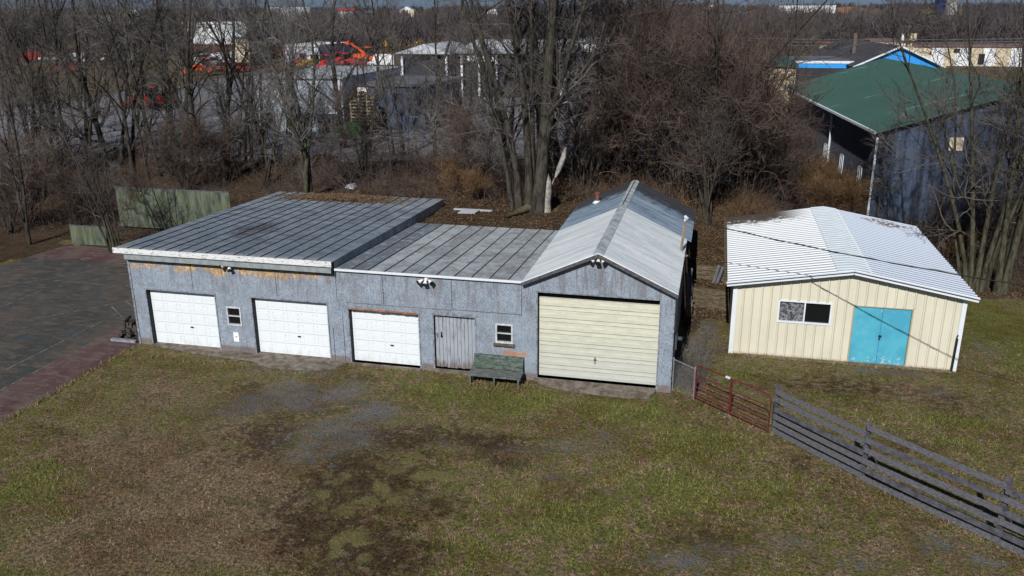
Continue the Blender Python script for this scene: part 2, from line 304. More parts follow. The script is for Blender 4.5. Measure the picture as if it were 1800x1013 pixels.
pt = q.mr(q.m_('ADD', q.m_('ABSOLUTE', q.m_('SUBTRACT', x[0], 7.5)), q.m_('MULTIPLY', q.m_('ABSOLUTE', q.m_('SUBTRACT', x[1], 39.2)), 1.6)), 1.4, .9)
c = q.mix(q.m_('MULTIPLY', pt, q.mr(q.noise(8, 3), .42, .55)), c, (.14, .085, .06)); MT['corr'] = q.col(c)
MT['cap'] = flat('pale_ridge_metal', (.50, .56, .60), .45, 0, .06, 2)
MT['groove'] = flat('grimy_groove', (.10, .105, .12), .7, 0, .3, 6)
MT['white_trim'] = flat('white_steel_trim', (.66, .70, .74), .4, 0, .03)
q = N('blue_painted_door', .55); n = q.noise(7, 5, .8); x = q.xyz()
c = q.mix(q.mr(q.noise(1.8, 4), .35, .65), (.062, .33, .46), (.085, .40, .52)); c = q.mix(q.m_('MULTIPLY', q.mr(n, .58, .68), .7), c, (.30, .38, .36))
c = q.mix(q.m_('MULTIPLY', q.mr(q.m_('ADD', n, q.m_('MULTIPLY', q.mr(x[2], .6, .1), .12)), .66, .7), .8), c, (.5, .55, .55)); MT['bluedoor'] = q.col(c)
# wood etc
q = N('weathered_fence_wood', .9); n = q.noise(14, 5, .75, q.sc(q.pos(), (.8, .8, 2.5)))
MT['fencewood'] = q.col(q.mix(q.mr(n, .3, .7), (.055, .056, .066), (.165, .166, .185))); q.bump(n, .01)
q = N('fence_board_dark', .9); n = q.noise(6, 5, .7); MT['fencewood2'] = q.col(q.mix(q.mr(n, .3, .7), (.045, .045, .055), (.12, .12, .14)))
MT['gate'] = flat('dark_red_gate_paint', (.12, .020, .024), .5, 0, .3, 12)
MT['galv'] = flat('galvanized_steel', (.20, .21, .225), .6, .2, .25, 9)
q = N('peeling_green_bench', .8); n = q.noise(9, 5, .75, q.sc(q.pos(), (.6, 2, 2.5))); MT['bench'] = q.col(q.mix(q.mr(n, .44, .56), (.020, .058, .036), (.115, .125, .115)))
q = N('bench_seat_wood', .85); n = q.noise(10, 5, .75, q.sc(q.pos(), (.4, 3, 3))); MT['benchseat'] = q.col(q.mix(q.mr(n, .4, .65), (.05, .06, .055), (.19, .20, .20)))
q = N('mossy_green_panel', .9); n = q.noise(3, 5, .7, q.sc(q.pos(), (1, 1, .22))); m = q.noise(1, 3)
c = q.mix(q.mr(n, .35, .65), (.035, .050, .038), (.125, .145, .105)); MT['mosspanel'] = q.col(q.mix(q.m_('MULTIPLY', q.mr(m, .45, .65), .4), c, (.12, .14, .06)))
q = N('timber', .9); n = q.noise(6, 5, .75, q.sc(q.pos(), (.5, 3, 3))); MT['timber'] = q.col(q.mix(q.mr(n, .35, .65), (.035, .027, .018), (.155, .125, .075)))
q = N('log_bark', .9); n = q.noise(16, 4, .7); MT['logbark'] = q.col(q.mix(q.mr(n, .35, .65), (.014, .011, .010), (.055, .045, .040)))
q = N('log_end', .85); MT['logend'] = q.col(q.mix(q.noise(18, 3), (.035, .028, .024), (.10, .085, .072)))
q = N('court_surface', .85); x = q.xyz(); n = q.noise(.5, 6, .7, q.sc(q.pos(), (1, .55, 1))); m = q.noise(2.2, 6, .75, q.sc(q.pos(), (.5, 1.5, 1)), .6); f = q.noise(14, 4, .7)
inn = q.m_('MULTIPLY', q.mr(q.m_('ADD', x[0], q.m_('MULTIPLY', m, .12)), -22.95, -22.85, 1., 0.), q.mr(x[1], 35.6, 35.5))
grn = q.mix(q.mr(n, .38, .62), (.034, .037, .037), (.068, .060, .053)); grn = q.mix(q.m_('MULTIPLY', q.mr(m, .48, .62), .8), grn, (.105, .084, .066)); grn = q.mix(q.m_('MULTIPLY', q.mr(q.noise(1.1, 4), .56, .68), .8), grn, (.036, .055, .066))
red = q.mix(q.mr(n, .36, .64), (.066, .024, .028), (.100, .070, .062)); red = q.mix(q.m_('MULTIPLY', q.mr(m, .47, .62), .8), red, (.13, .10, .088))
c = q.mix(inn, red, grn); c = q.mix(q.m_('MULTIPLY', q.mr(f, .4, .7), .3), c, (.10, .085, .07)); q.bump(f, .006); MT['court'] = q.col(c)
q = N('worn_white_line', .85); MT['line'] = q.col(q.mix(q.mr(q.noise(2.4, 5, .8), .42, .58), (.066, .058, .052), (.18, .172, .165)))
q = N('bark', .95, spec=.1); n = q.noise(7, 5, .75, q.sc(q.pos(), (1, 1, .25))); m = q.noise(1.1, 3)
c = q.mix(q.mr(n, .35, .65), (.016, .014, .012), (.075, .065, .057)); MT['bark'] = q.col(q.mix(q.m_('MULTIPLY', q.mr(m, .45, .7), .5), c, (.055, .058, .028))); q.bump(n, .04)
q = N('mossy_bark', .95, spec=.1); n = q.noise(7, 5, .75, q.sc(q.pos(), (1, 1, .25))); MT['mossbark'] = q.col(q.mix(q.mr(n, .35, .65), (.024, .022, .016), (.092, .088, .058))); q.bump(n, .04)
MT['twig'] = flat('grey_twig', (.100, .088, .082), .9, 0, .5, .7)
MT['twig_pale'] = flat('pale_twig', (.145, .133, .127), .9, 0, .5, .7)
MT['twig_red'] = flat('reddish_twig', (.105, .073, .060), .9, 0, .5, .7)
MT['twig_gold'] = flat('golden_stem', (.16, .095, .045), .9, 0, .5, .7)
MT['brush_red'] = flat('brush_red', (.085, .055, .046), .9, 0, .6, .9)
MT['brush_grey'] = flat('brush_grey', (.105, .092, .086), .9, 0, .6, .9)
MT['palewood'] = flat('bare_pale_wood', (.27, .25, .225), .8, 0, .35, 7)
q = N('fallen_leaf', .85); MT['leaf'] = q.col(q.mix(q.noise(9, 3), (.06, .036, .022), (.24, .155, .085)))
q = N('asphalt_lot', .9); n = q.noise(.12, 6, .7, q.sc(q.pos(), (1, 2.5, 1))); m = q.noise(1.5, 4)
c = q.mix(q.mr(n, .3, .7), (.125, .128, .142), (.225, .23, .25)); c = q.mix(q.mr(n, .54, .66), c, (.12, .10, .075)); MT['lot'] = q.col(q.mix(q.m_('MULTIPLY', q.mr(m, .4, .6), .3), c, (.06, .06, .065)))
# buildings far
q = N('green_metal_roof', .5, .1, .4); n = q.noise(.35, 4); x = q.xyz(); st_ = q.m_('ABSOLUTE', q.m_('SUBTRACT', q.m_('FRACT', q.m_('MULTIPLY', q.m_('ADD', x[1], q.m_('MULTIPLY', x[0], .11)), .13)), .5)); MT['groof'] = q.col(q.mix(q.m_('MULTIPLY', q.mr(st_, .035, .01), q.mr(q.noise(.5, 3), .45, .6)), q.mix(n, (.032, .084, .067), (.047, .108, .088)), (.13, .21, .19)))
q = N('navy_siding', .7); n = q.noise(1.6, 6, .8, q.sc(q.pos(), (1.4, 1.4, .16))); MT['navy'] = q.col(q.mix(q.mr(n, .40, .60), (.012, .016, .028), (.055, .080, .130)))
MT['navyside'] = flat('navy_side_wall', (.05, .057, .075), .7, 0, .1)
q = N('bright_blue_siding', .6); x = q.xyz(); w = q.m_('FRACT', q.m_('MULTIPLY', x[2], 4.5)); MT['blueside'] = q.col(q.mix(q.mr(w, .0, .25), (.015, .14, .36), (.030, .30, .75)))
MT['shingle'] = flat('dark_shingle', (.05, .05, .056), .9, 0, .3, 2)
MT['brick'] = flat('red_brick', (.16, .065, .048), .9, 0, .3, 3)
MT['w_white'] = flat('white_wall', (.72, .74, .76), .6, 0, .07, .4)
MT['w_tan'] = flat('tan_wall', (.56, .48, .34), .7, 0, .1, .4)
MT['w_grey'] = flat('blue_grey_metal_wall', (.50, .57, .65), .6, .1, .12, .6)
MT['w_dark'] = flat('dark_wall', (.03, .032, .038), .8, 0, .3, .5)
MT['r_grey'] = flat('grey_flat_roof', (.11, .115, .13), .8, 0, .2, .4)
MT['r_pale'] = flat('pale_roof', (.36, .38, .41), .6, 0, .15, .3)
MT['p_red'] = flat('red_paint', (.50, .018, .014), .35, 0, .15); MT['p_orange'] = flat('orange_paint', (.62, .085, .02), .35, 0, .15)
MT['p_yellow'] = flat('yellow_paint', (.62, .36, .02), .4, 0, .1); MT['p_green'] = flat('green_paint', (.015, .16, .045), .4, 0, .2)
MT['p_white'] = flat('white_paint', (.72, .73, .74), .35, 0, .05); MT['p_black'] = flat('rubber', (.02, .02, .02), .8); MT['p_silver'] = flat('silver_paint', (.35, .36, .38), .35, .4, .1)
MT['dirt'] = flat('orange_dirt', (.26, .12, .055), .95, 0, .3, .2)
MT['silo_blue'] = flat('navy_enamel_silo', (.015, .025, .085), .35, .2, .3, .3)
MT['silo_grey'] = flat('concrete_silo', (.24, .24, .235), .85, 0, .25, .3)
MT['wire'] = flat('wire_black', (.02, .02, .022), .7)
MT['farwood'] = flat('far_twigs', (.075, .064, .068), .95, 0, .4, .02)
MT['lumber'] = flat('stacked_lumber', (.38, .32, .22), .8, 0, .3, 2)

# ================================================================== GROUND
def grid(xs, ys):
    X, Y = np.meshgrid(xs, ys); n, m = len(ys), len(xs); i = np.arange(n*m).reshape(n, m)
    F = np.stack([i[:-1, :-1], i[:-1, 1:], i[1:, 1:], i[1:, :-1]], -1).reshape(-1, 4); return X.ravel(), Y.ravel(), F
xs = np.concatenate([[-6000, -3000, -1500, -700, -400, -250, -160, -110, -85, -70], np.arange(-60, -36, 2.), np.arange(-36, 16, .25), np.arange(16, 50, 2.), [55, 70, 100, 160, 250, 400, 700, 1500, 3000, 6000]])
ys = np.concatenate([[-60, -20, -5, 2, 6], np.arange(9, 33, .25), np.arange(33, 46, .2), np.arange(46, 66, 1.), np.arange(66, 130, 6.), [140, 170, 210, 260, 320, 400, 500, 620, 760, 900, 1100, 1500, 2500, 4500, 8000]])
gx, gy, gf = grid(xs, ys); gz = hz(gx, gy)
def bl(mask, px, py, wx, wy, a=1., tilt=0.):
    p = G(px, py); dx = G(px+wx, py)-p; dy = G(px, py-wy)-p
    sx = abs(dx[0]); sy = abs(dy[1]); ux = gxx-p[0]; uy = gyy-p[1]
    c_, s_ = math.cos(tilt), math.sin(tilt); u = (ux*c_+uy*s_)/sx; v = (-ux*s_+uy*c_)/sy
    return np.maximum(mask, a*np.exp(-(u*u+v*v)*.9))
def masks(X, Y):
    global gxx, gyy
    gxx, gyy = X, Y; z = np.zeros(len(X)); gr = z.copy(); gn = z+.12; so_ = z+.12; li = z.copy(); de = z+.30; cl = z.copy()
    for a in ((430, 712, 80, 30, .72), (520, 690, 90, 34, .72), (605, 690, 44, 24, .85), (660, 730, 60, 24, .74), (585, 765, 90, 36, .78), (545, 800, 60, 24, .6), (640, 755, 30, 12, .6),
              (455, 650, 40, 9, .66), (560, 655, 50, 8, .6), (790, 780, 45, 10, .45), (920, 790, 60, 12, .5), (1000, 785, 50, 14, .5), (1060, 765, 26, 9, .55), (980, 840, 40, 12, .4), (700, 830, 40, 12, .35), (720, 880, 26, 9, .45),
              (1190, 985, 60, 22, .6), (1270, 965, 60, 18, .55), (1380, 955, 50, 16, .55), (1500, 990, 60, 18, .5), (1650, 960, 60, 26, .55), (1725, 985, 50, 20, .6), (1560, 655, 70, 6, .75),
              (1243, 580, 22, 20, .85), (1270, 612, 22, 10, .6), (1330, 690, 60, 8, .42), (1390, 700, 40, 8, .4), (1640, 690, 40, 8, .4), (1740, 620, 40, 20, .45), (1300, 630, 24, 5, .5)): gr = bl(gr, *a)
    for a in ((300, 635, 100, 20, .5), (380, 650, 50, 12, .6), (60, 850, 90, 60, .72), (110, 900, 60, 30, .5), (120, 720, 60, 30, .40), (770, 690, 80, 30, .85), (900, 700, 160, 36, .85), (1100, 725, 130, 34, .85), (1230, 780, 130, 50, .8), (1000, 900, 230, 70, .68),
              (1350, 880, 130, 60, .6), (1190, 860, 160, 70, .75), (820, 960, 120, 50, .6), (1640, 740, 160, 18, .78), (1480, 700, 110, 14, .6), (1300, 660, 80, 14, .72), (1750, 570, 90, 60, 1.0), (1790, 640, 60, 40, .75), (1530, 870, 40, 22, .3), (1240, 640, 30, 20, .8), (1700, 780, 90, 18, .7), (700, 660, 60, 10, .5)): gn = bl(gn, *a)
    for a in ((430, 700, 90, 50, .5), (470, 770, 120, 60, .6), (700, 770, 120, 30, .7), (850, 775, 150, 24, .7), (640, 850, 150, 80, .78), (570, 930, 130, 80, .74), (670, 965, 120, 60, .78), (560, 700, 150, 50, .5), (760, 900, 90, 60, .55), (880, 812, 60, 22, .45), (1010, 870, 80, 24, .4), (640, 665, 70, 14, .5), (430, 630, 60, 8, .5), (500, 640, 60, 8, .5), (1480, 680, 200, 22, .55), (1650, 700, 130, 24, .5), (1560, 780, 120, 20, .4), (1130, 640, 60, 4, .5), (1230, 950, 200, 50, .42), (1450, 930, 120, 40, .35), (870, 650, 60, 12, .7), (260, 700, 30, 20, .3), (100, 760, 60, 18, .5)): so_ = bl(so_, *a)
    for a in ((1400, 810, 80, 26, .52), (1480, 850, 60, 22, .5), (1560, 905, 70, 22, .4), (1215, 560, 26, 30, .9), (1235, 640, 14, 50, .35), (1250, 520, 50, 30, .9), (1720, 510, 80, 14, 1.), (1180, 690, 12, 8, .6), (880, 665, 60, 6, .7), (60, 440, 80, 20, .9), (190, 430, 60, 8, .9)): li = bl(li, *a)
    for a in ((330, 870, 240, 110, .95), (200, 790, 180, 60, .75), (420, 760, 120, 50, .6), (300, 690, 130, 40, .6), (170, 960, 180, 60, .85), (450, 960, 120, 60, .85), (1600, 690, 90, 20, .7), (1700, 740, 60, 18, .5), (1150, 770, 60, 20, .5), (1380, 660, 60, 9, .3), (1560, 960, 120, 40, .5), (900, 750, 60, 12, .4)): de = bl(de, *a)
    for a in ((650, 860, 130, 70, .8), (760, 820, 120, 50, .8), (900, 860, 120, 50, .6), (600, 960, 100, 50, .7), (700, 740, 90, 30, .5), (1050, 830, 120, 40, .5), (820, 950, 100, 50, .5), (480, 830, 50, 40, .4)): cl = bl(cl, *a)
    bank = ss(Y, 33.4, 34.2)*ss(X, -21.3, -20.9)*(1-ss(X, 8.9, 9.6)); lw = np.maximum(ss(Y, 38.4, 39.5), ss(-X, 34.6, 35.5)*ss(Y, 30, 34))
    wood = np.maximum(bank, lw*(1-.0*X)); right = ss(X, 8.5, 9.5)*ss(Y, 38.6, 40.2)
    far = ss(Y, 60, 75)
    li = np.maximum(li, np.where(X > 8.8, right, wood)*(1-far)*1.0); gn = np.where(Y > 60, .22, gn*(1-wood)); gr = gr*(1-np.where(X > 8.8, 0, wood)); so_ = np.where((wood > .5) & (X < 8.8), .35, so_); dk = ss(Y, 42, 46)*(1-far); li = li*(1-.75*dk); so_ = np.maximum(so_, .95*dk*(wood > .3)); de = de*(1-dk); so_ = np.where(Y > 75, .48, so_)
    f2 = ss(Y, 230, 300)
    li = np.maximum(li*(1-far), far*.45); de = np.maximum(de, far*.5)
    return np.stack([gr, gn, so_, z+1], -1), np.stack([li, de, cl, z+1], -1)
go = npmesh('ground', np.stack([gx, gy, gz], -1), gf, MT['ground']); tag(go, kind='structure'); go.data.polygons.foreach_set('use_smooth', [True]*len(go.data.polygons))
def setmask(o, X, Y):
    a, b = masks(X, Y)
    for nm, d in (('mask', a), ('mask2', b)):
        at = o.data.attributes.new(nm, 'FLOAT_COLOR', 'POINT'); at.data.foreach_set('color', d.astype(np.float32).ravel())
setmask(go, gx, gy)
# grass blades
def blades():
    n = 420000; px = rng.uniform(-40, 1840, n); py = rng.uniform(600, 1040, n); v = CM.T @ np.stack([(px-900)/FPX, (py-506.5)/FPX, np.ones(n)]); t = -CAMZ/v[2]; X, Y = v[0]*t, v[1]*t
    def edge(m, ax, ay, bx, by, w): t = rng.random(m); return ax+(bx-ax)*t+rng.normal(0, w, m), ay+(by-ay)*t+rng.normal(0, w, m)
    E_ = [edge(1500, -21.0, 12, -21.0, 26, .07), edge(500, -12.6, 25.98, -7.5, 25.98, .05), edge(260, -7.7, 25.3, -5.6, 25.3, .25), edge(900, 1.1, 30.0, 8.7, 30.0, .06), edge(1500, 2.25, 24.0, 10, 17.1, .10), edge(350, -.8, 26.5, 2.2, 24, .08), edge(500, -21, 25.1, -13, 24.9, .10), edge(400, -5.6, 24.75, -1, 24.7, .08)]
    EX = np.concatenate([e_[0] for e_ in E_]); EY = np.concatenate([e_[1] for e_ in E_])
    ok = (((X > -20.9) & (Y < 25.9)) | ((X > -.4) & (Y < 30.0) & (X > -.3)) | ((X > 9.1) & (Y < 39.5))) & (Y < 40) & ~((X < -12.5) & (Y > 24.9)) & ~((X > -5.6) & (X < -1.) & (Y > 24.6))
    X, Y = X[ok], Y[ok]; a, b = masks(X, Y)
    dens = np.clip(.15+.6*a[:, 1]+.2*b[:, 1]+.4*b[:, 2]-.9*a[:, 0]-.6*a[:, 2], 0.01, 1)
    nz = np.sin(X*3.1+np.sin(Y*2.3)*1.7)*np.sin(Y*3.7+np.sin(X*1.9)*2.1); k = rng.random(len(X)) < dens*(.65+.5*nz); X, Y = np.concatenate([X[k], EX]), np.concatenate([Y[k], EY]); n = len(X); tall_ = np.arange(n) >= n-len(EX); a, _ = masks(X, Y)
    h = rng.uniform(.02, .07, n)*(1+.6*np.clip(a[:, 1], 0, 1))*np.where(tall_, 2.3, 1); an = rng.uniform(0, 6.28, n); w = rng.uniform(.006, .014, n); ln = rng.uniform(.2, 1.1, n)*h; la = rng.uniform(0, 6.28, n)
    z = hz(X, Y)-.004
    A = np.stack([X-w*np.cos(an), Y-w*np.sin(an), z], -1); B = np.stack([X+w*np.cos(an), Y+w*np.sin(an), z], -1); C = np.stack([X+ln*np.cos(la), Y+ln*np.sin(la), z+h], -1)
    V = np.stack([A, B, C], 1).reshape(-1, 3); o = npmesh('grass', V, np.arange(3*n).reshape(-1, 3), MT['blade']); tag(o, 'short winter grass, green and straw coloured, on the yard', 'grass', kind='stuff'); setmask(o, V[:, 0], V[:, 1])
blades()
# leaves on the ground
def leaves():
    P = []
    def region(n, f):
        X, Y = f(n); P.append(np.stack([X, Y, hz(X, Y)+rng.uniform(.005, .04, n)], -1))
    region(9000, lambda n: (rng.uniform(-20.5, -1, n), rng.uniform(34.6, 42, n)))
    region(3500, lambda n: (rng.uniform(-.8, 1.2, n), rng.uniform(33.8, 44, n)))
    region(3500, lambda n: (rng.uniform(9.2, 18, n), 39+np.abs(rng.normal(0, 1.6, n))))
    region(3000, lambda n: (rng.uniform(-50, -21, n), 38.6+np.abs(rng.normal(0, 4, n))))
    def nf(n):
        t = rng.uniform(-.5, 1.3, n); return 2.2+t*5.3+rng.normal(0, .5, n), 23.9-t*4.6-np.abs(rng.normal(0, .7, n))
    region(1100, nf); region(700, lambda n: (rng.uniform(-18, 9, n), rng.uniform(12, 29.5, n))); region(350, lambda n: (rng.uniform(-7.8, -5.5, n), rng.uniform(24.9, 26, n)))
    region(500, lambda n: (rng.uniform(-.8, .9, n), rng.uniform(29, 34.5, n)))
    P = np.concatenate(P); n = len(P); an = rng.uniform(0, 6.28, n); s = rng.uniform(.02, .05, n); tl = rng.uniform(-.02, .02, (n, 4))
    V = np.stack([P+np.stack([np.cos(an+k*1.571)*s, np.sin(an+k*1.571)*s*.7, tl[:, k]+.01], -1) for k in range(4)], 1).reshape(-1, 3)
    tag(npmesh('fallen_leaves', V, np.arange(4*n).reshape(-1, 4), MT['leaf']), 'brown fallen leaves scattered over yard and bank', 'leaves', kind='stuff')
leaves()
# court
m = MB(); m.poly([(-46, -2, .012), (-21.12, -2, .012), (-21.12, 26.25, .012), (-21.05, 30, .012), (-21.05, 38.0, .012), (-34.2, 37.9, .012), (-34.6, 33.9, .012), (-46, 33.5, .012)])
tag(m.build('court_pavement', MT['court']), kind='structure')
m = MB()
def ln(a, b, w=.055):
    a = np.array(a, float); b = np.array(b, float); t = (b-a)/np.linalg.norm(b-a); nn = np.array([-t[1], t[0]])*w/2; m.poly([(*(a-nn), .018), (*(b-nn), .018), (*(b+nn), .018), (*(a+nn), .018)])
for a, b in (((-22.95, 8), (-22.95, 24.6)), ((-24.15, 8), (-24.1, 29.6)), ((-30, 35.5), (-22, 35.4)), ((-27.3, 27.2), (-24.1, 31.3)), ((-25.0, 29.7), (-22.4, 27.6)), ((-24.9, 30.5), (-22.2, 28.4)),
             ((-31.5, 32.4), (-24, 32.1)), ((-29.6, 24), (-29.6, 31)), ((-32.5, 30), (-28.5, 35.3)), ((-26.2, 31.9), (-26.0, 35.4)), ((-34, 27), (-29.7, 27))): ln(a, b)
tag(m.build('court_lines', MT['line']), kind='structure')
# concrete
m = MB()
def slab(px, z):
    pts = [G(*p, z) for p in px]; m.poly([tuple(p) for p in pts])
    for a, b in zip(pts, pts[1:]+pts[:1]): m.poly([tuple(a), (a[0], a[1], -.02), (b[0], b[1], -.02), tuple(b)])
slab([(268, 606), (300, 612), (340, 620), (400, 628), (442, 633), (455, 640), (480, 646), (520, 649), (562, 650), (590, 646), (610, 639), (604, 628), (585, 618), (450, 606), (330, 594), (262, 588)][::-1], .045)
slab([(938, 664), (960, 673), (1000, 682), (1060, 690), (1100, 694), (1142, 695), (1152, 688), (1152, 668), (1050, 655), (946, 645)][::-1], .13)
m.box(-12.3, -9.6, 26.05, 26.5, -.02, .06); m.box(-9.15, -7.5, 26.08, 26.5, -.02, .12)
m.box(1.5, 8.6, 30.0, 30.2, -.02, .03)
tag(m.build('concrete_apron', MT['concrete']), kind='structure')
# parking lot behind the wood
lx, ly, lf_ = grid(np.arange(-75, 1, 3.), np.arange(55, 125, 3.)); lz = hz(lx, ly)+.10; wob = np.sin(lx*.4)*1.5
lo = npmesh('parking_lot', np.stack([lx+np.sin(ly*.31), ly+wob, lz], -1), lf_, MT['lot']); tag(lo, kind='structure')

# ================================================================== GREY GARAGE
gb = thing('garage_building', 'long weathered blue-grey wooden garage with three white doors and gabled end', 'garage', (-11, 26.2, 0))
Y0 = 26.2
def cells(m, x0, x1, zt, ops, y, z0=0., depth=.2, extra=()):
    xb = sorted({x0, x1, *extra, *[v for o in ops for v in o[:2]]})
    for a, b in zip(xb, xb[1:]):
        mid = (a+b)/2; o = sorted([p for p in ops if p[0] <= mid <= p[1]], key=lambda p: p[2]); lo_ = z0
        for p in o:
            if p[2] > lo_+1e-4: m.poly([(a, y, lo_), (b, y, lo_), (b, y, p[2]), (a, y, p[2])])
            lo_ = p[3]
        m.poly([(a, y, lo_), (b, y, lo_), (b, y, zt(b)), (a, y, zt(a))])
    for (a, b, c_, d_) in ops:
        yb = y+depth
        m.poly([(a, y, c_), (a, y, d_), (a, yb, d_), (a, yb, c_)], 1); m.poly([(b, y, d_), (b, y, c_), (b, yb, c_), (b, yb, d_)], 1)
        m.poly([(a, y, d_), (b, y, d_), (b, yb, d_), (a, yb, d_)], 1); m.poly([(a, y, c_), (a, yb, c_), (b, yb, c_), (b, y, c_)], 1)
AX, AZ = -3.39, 4.72; ELX, ELZ = -5.85, 3.60; ERX, ERZ = -.9, 3.55
def ztop(x):
    if x < -12.66: return 3.62
    if x <= ELX+1e-6: return 3.56
    if x < AX: return ELZ+(AZ-ELZ)*(x-ELX)/(AX-ELX)-.03
    return AZ+(ERZ-AZ)*(x-AX)/(ERX-AX)-.03
OP = [(-20.42, -17.55, .03, 2.24), (-16.04, -13.08, .03, 2.24), (-12.24, -9.64, .06, 2.10), (-9.08, -7.6, .12, 2.12), (-5.40, -1.37, .13, 3.22), (-17.08, -16.56, 1.12, 1.79), (-6.83, -6.29, 1.32, 1.96)]
m = MB(); cells(m, -21.0, ERX, ztop, OP, Y0, -.05, .3, (-12.67, -12.65, ELX, AX, -5.84))
m.build('front_wall', [MT['osb'], MT['reveal']], gb)
m = MB()  # side, back, inner shell
m.poly([(-21, Y0, -.05), (-21, 38.5, -.05), (-21, 38.5, 3.2), (-21, Y0, 3.62)])
m.poly([(ERX, Y0, -.05), (ERX, 38.1, -.05), (ERX, 38.1, ERZ-.03), (ERX, Y0, ERZ-.03)])
m.poly([(-21, 38.5, -.05), (-12.7, 38.5, -.05), (-12.7, 38.5, 3.25), (-21, 38.5, 3.25)])
m.poly([(-12.7, 34.4, -.05), (-5.85, 34.4, -.05), (-5.85, 34.4, 3.1), (-12.7, 34.4, 3.1)])
m.poly([(-5.85, 38.1, -.05), (ERX, 38.1, -.05), (ERX, 38.1, ERZ-.03), (AX, 38.1, AZ-.03), (-5.85, 38.1, ELZ-.03)])
m.poly([(-5.85, 26.3, 2.9), (-5.85, 38.1, 2.9), (-5.85, 38.1, ELZ-.03), (-5.85, 26.3, ELZ-.03)])
m.poly([(-12.69, 26.25, 2.9), (-12.69, 38.5, 2.9), (-12.69, 38.5, 3.35), (-12.69, 26.25, 3.62)])
m.build('outer_wall', MT['osb'], gb)
m = MB(); m.box(-20.9, ERX-.05, Y0+.62, Y0+.7, 0, 3.2); m.build('inner_partition', MT['dark'], gb)
# panel seams and corner trim
for a_, b_, z0_, z1_ in [(x_-.008, x_+.008, 2.35, 3.36) for x_ in (-18.4, -15.0, -12.66)]+[(x_-.008, x_+.008, 2.38, 3.45) for x_ in (-10.9, -8.4, -5.95)]+[(-8.39, -5.96, 2.36, 2.375), (-12.3, -8.41, 2.33, 2.34), (-12.5, -12.485, 0, 1.9), (-12.9, -12.885, 0, 1.3)]:
    m = MB(); m.box(a_, b_, Y0-.004, Y0+.01, z0_, z1_); m.build('panel_seam', MT['dark'], gb)
m = MB(); m.box(-21.04, -20.96, Y0-.03, Y0+.05, 0, 3.5); m.build('corner_board', MT['frame_grey'], gb); m = MB(); m.box(ERX-.02, ERX+.02, Y0-.02, Y0+.1, 0, 3.45); m.build('corner_board', MT['frame_grey'], gb)
# roof a
m = MB(); zf, zb = 3.86, 3.40; yf, yb = 26.0, 38.6; xl, xr = -21.4, -12.68
def rz(y): return zf+(zb-zf)*(y-yf)/(yb-yf)
m.hexa([(xl, yf, zf-.05), (xr, yf, zf-.05), (xr, yb, zb-.05), (xl, yb, zb-.05), (xl, yf, zf), (xr, yf, zf), (xr, yb, zb), (xl, yb, zb)], 0)
def seams(m, xl, xr, yf, yb, zf, zb, n, wob, mi=1, rg=random.Random(3)):
    for i in range(1, n):
        x0_ = xl+(xr-xl)*i/n; pts = []
        ph = rg.uniform(0, 6)
        for j in range(9):
            t = j/8; pts.append((x0_+wob*math.sin(ph+t*5), yf+(yb-yf)*t, zf+(zb-zf)*t+.012))
        for a, b in zip(pts, pts[1:]): m.beam(a, b, .022, .03, mi=mi)
seams(m, xl, xr, yf+.02, yb, zf, zb, 16, .02)
# side flange covering step to lower roof
m.hexa([(xr, yf, zf-.33), (xr+.03, yf, zf-.33), (xr+.03, yb, zb-.5), (xr, yb, zb-.5), (xr, yf, zf+.004), (xr+.03, yf, zf+.004), (xr+.03, yb, zb+.004), (xr, yb, zb+.004)], 0)
ra = m.build('flat_roof', [MT['roof_a'], MT['seam']], gb); ra['label'] = 'dark blue-grey seamed metal roof over the left two doors'
m = MB(); m.box(xl-.02, xr, yf-.03, yf-.002, zf-.19, zf+.012); m.build('fascia_board', MT['fascia'], ra)
m = MB(); m.box(-20.97, -12.70, yf-.035, yf+.11, zf-.41, zf-.235); m.build('box_gutter', MT['gutter'], ra)
m = MB(); m.box(-21.0, -12.7, yf+.06, yf+.199, zf-.232, zf-.052); m.box(-20.99, -12.7, yf+.06, yf+.198, zf-.47, zf-.412); m.box(xr-.0, xr+.035, yf-.03, yf+.12, zf-.45, zf-.01); m.build('soffit', MT['dark'], ra)
# roof b
m = MB(); bf, bb = 3.585, 3.18
m.hexa([(-12.65, 26.12, bf-.05), (-5.80, 26.12, bf-.05), (-5.80, 34.6, bb-.05), (-12.65, 34.6, bb-.05), (-12.65, 26.12, bf), (-5.80, 26.12, bf), (-5.80, 34.6, bb), (-12.65, 34.6, bb)], 0)
seams(m, -12.65, -5.78, 26.13, 34.6, bf, bb, 11, .015)
rb = m.build('low_roof', [MT['roof_b'], MT['seam']], gb); rb['label'] = 'faded grey seamed metal roof of the low middle section'
m = MB(); m.box(-12.64, -5.9, 26.09, 26.118, bf-.07, bf+.012); m.build('drip_edge', MT['white_trim'], rb)
